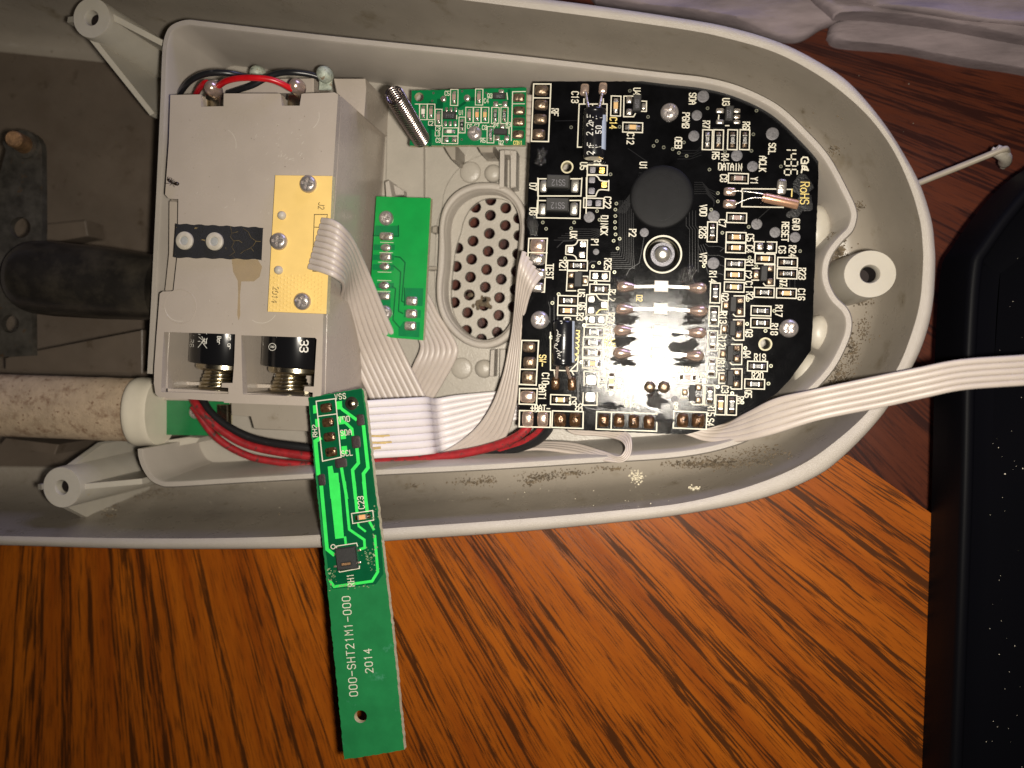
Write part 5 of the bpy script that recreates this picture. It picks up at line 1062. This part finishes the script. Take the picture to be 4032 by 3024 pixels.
ribbon('white ribbon folded into a loop below the bottom edge of the black board', [(2215,1660,2240,1640,-5),(2250,1705,2300,1672,-4),(2360,1716,2395,1688,-2),(2430,1730,2470,1704,0),(2458,1752,2489,1742,2),(2458,1775,2480,1796,3),(2434,1795,2446,1821,3),(2375,1778,2378,1815,0,2),(2250,1745,2268,1788,-5,-2),(2110,1740,2120,1770,-8,-5),(1980,1745,1980,1788,-10,-8),(1800,1790,1800,1825,-12)], 4)
ribbon('white ribbon leaving the lower right of the black board across the rim to the right', [(2700,1640,2640,1690,-3),(2790,1672,2712,1714,-2.5),(2860,1672,2775,1734,-1.5),(2950,1625,2885,1741,1.5),(3065,1567,3028,1713,5),(3192,1536,3235,1652,7.5),(3417,1488,3478,1603,9),(3599,1451,3660,1562,11),(3782,1415,3800,1535,12),(4032,1397,4032,1518,13),(4300,1375,4300,1500,13)], 5)
ribbon('very short white ribbon bridging the radio board and the black board', [(2030,372,2020,560,-5),(2075,372,2066,560,-4.8),(2090,374,2085,562,-4.2),(2118,376,2112,564,-3.6)], 7)
# ================================================================ loose wires
def lw(name, lab, pts, r, m): return wire(name, pts, r, m, None, lab, 'wire', group='battery wires')
lw('red_wire', 'clean red wire arching between the two solder balls on top of the battery box', [(*Z('t', x, y), z) for x, y, z in [(570,225,ZB-1),(640,180,ZB+.5),(760,152,ZB+1.5),(920,145,ZB+2),(1080,160,ZB+1.5),(1200,200,ZB+.5),(1310,262,ZB-1)]], .055, 'red')
lw('red_wire', 'short red wire stub dropping left of the first solder ball', [(*Z('t', x, y), z) for x, y, z in [(330,330,0),(370,255,3),(415,205,5),(450,195,5.5),(480,230,5.5)]], .055, 'red')
lw('black_wire', 'black wire looping over the upper left corner of the battery box', [(*Z('t', x, y), z) for x, y, z in [(165,330,-4),(190,280,0),(270,185,3),(390,118,4),(540,92,4),(700,102,3),(840,132,1),(930,160,-1)]], .058, 'blackwire')
lw('black_wire', 'black wire curving up to the corroded contact', [(*Z('t', x, y), z) for x, y, z in [(660,300,0),(780,262,1),(920,215,2),(1060,140,2),(1180,98,2),(1320,90,2),(1480,108,1),(1620,150,0)]], .058, 'blackwire')
lw('black_wire', 'dusty black wire of the cable pair sweeping from the hidden board under the sensor board', [(790,1560,-6),(830,1625,-5),(911,1688,-5),(1033,1737,-5.5),(1227,1765,-6),(1450,1790,-8),(1700,1812,-9),(1900,1795,-9),(2030,1768,-7),(2110,1738,-5),(2160,1690,-3),(2150,1660,-3)], .085, 'blackwire')
lw('red_wire', 'upper dirty red wire of the cable pair, running on to the battery pads', [(755,1560,-5.5),(792,1620,-4.5),(881,1700,-4.5),(1002,1760,-5),(1233,1798,-5.5),(1466,1815,-6),(1648,1808,-5.5),(1830,1784,-4.5),(1951,1755,-3.5),(2030,1722,-2.6),(2075,1686,-2.2),(2080,1660,-2.2)], .085, 'reddirty')
lw('red_wire', 'lower dirty red wire of the cable pair, nearest the housing wall', [(760,1600,-6),(850,1720,-6),(972,1793,-6.5),(1100,1820,-7),(1239,1832,-7.5),(1466,1838,-9),(1700,1830,-10),(1900,1800,-9),(2030,1758,-7),(2110,1712,-5),(2135,1680,-4)], .075, 'reddirty')

# ================================================================ black case at the right
ck = [(4400, 500), (4200, 575), (4032, 668), (3920, 755), (3812, 881), (3742, 982), (3715, 1022), (3702, 1070), (3690, 1200), (3678, 1450), (3672, 1750), (3665, 2016), (3648, 2500), (3629, 3024), (3622, 3300)]
zc = -7.0; e_ = cr([P(*p, ZT) for p in ck], 5)
right = [Vector((16, e_[-1].y, zc*.1)), Vector((16, e_[0].y, zc*.1))]
ct = thing('black_case', 'big glossy black plastic cover with dust specks at the right edge of the table', 'plastic cover', P(3900, 2000, ZT))
def rr_(d, z): return zz(offs(e_, -d)+[r for r in right], z)
sgn = 1 if offs(e_, -.3)[20].x > e_[20].x else -1
def rr2(d, z): return zz(offs(e_, -d*sgn), z)+zz(right, z)
mb = MB(); mb.loft([rr2(0, ZT+.2), rr2(.04, zc-6), rr2(.10, zc-1.0), rr2(.13, zc-.25), rr2(.18, zc), rr2(.26, zc), rr2(.31, zc-.3), rr2(.38, zc-3), rr2(.8, zc-5)], True, False, True); part('cover_shell', mb, 'case', ct, ang=.8, recalc=True)
mb = MB()
for i in range(130):
    x, y = random.uniform(3720, 4080), random.uniform(750, 3040)
    if 1380 < y < 1560 or not inside(x, y, [(q[0]+70, q[1]+60) for q in ck]+[(4400, 3300)]): continue
    flake(mb, P(x, y, zc-5), abs(random.gauss(0, .005))+.002)
part('dust', mb, 'pale', kind='stuff', label='pale dust specks on the glossy black cover')
# ================================================================ folded cloth and a bent rod at the upper right
def cloth(h, pts, th, amp, seed, parent):
    o = cr([Vector((*p, 0)) for p in pts], 14); base = [LEAF(p.x, p.y, h) for p in o]; c = sum(base, Vector())/len(base)
    rings = []
    for s_, hh in ((1, 0), (1.01, th*.5), (.985, th*.9), (.94, th), (.88, th), (.8, th), (.72, th), (.64, th), (.55, th), (.45, th), (.35, th), (.25, th), (.1, th)):
        r = []
        for p in base:
            q = c+(p-c)*s_; w = (amp*noise.noise(q*.5+Vector((seed, 0, 0)))+amp*.7*noise.noise(Vector((q.x*.5, q.y*2.4, seed))))*(1 if hh else 0); r.append(q+ln*(hh*.1+w*.1))
        rings.append(r)
    mb = MB(); mb.loft(rings, True, False, True); part('fold', mb, 'cloth', parent, ang=1.3)
cl = thing('folded_cloth', 'crumpled pale folded cloth lying in blue window light behind the housing', 'cloth', LEAF(3600, 100, 0))
cloth(0, [(3252,158),(3275,112),(3400,100),(3700,135),(4032,195),(4500,260),(4600,420),(4032,300),(3782,262),(3539,214),(3300,192),(3252,158)], 4.5, 1.2, 1, cl)
cloth(5, [(3280,82),(3420,84),(3700,118),(4032,180),(4600,270),(4600,60),(4032,-20),(3500,-60),(3180,-40),(3280,82)], 4.0, 2.5, 4, cl)
cloth(0, [(2350,30),(2700,80),(2900,120),(3113,172),(3230,120),(3310,70),(3300,-150),(2800,-260),(2200,-200),(2350,30)], 6, 3.0, 9, cl)
cloth(9, [(3440,30),(3700,72),(4032,108),(4600,180),(4600,-200),(3900,-220),(3500,-180),(3300,-60),(3440,30)], 3.0, 2.5, 13, cl)
rod = thing('bent_rod', 'thin grey rod with a flattened pale bent tip sticking out behind the housing', 'rod', P(3800, 650, -20))
mb = MB(); mb.tube(cr([P(3560,745,-24), P(3642,711,-23.5), P(3800,648,-22), P(3940,592,-20), P(3962,590,-20.5), P(3966,610,-23)], 6), .06, 12); part('shaft', mb, 'rod', rod, ang=1.2)
mb = MB(); mb.tube(cr([P(3905,588,-21), P(3935,600,-21), P(3958,622,-23), P(3950,655,-28)], 6), [.05]*3+[.12]*13+[.06]*3, 12); part('tip', mb, 'rivet', rod, ang=1.2)
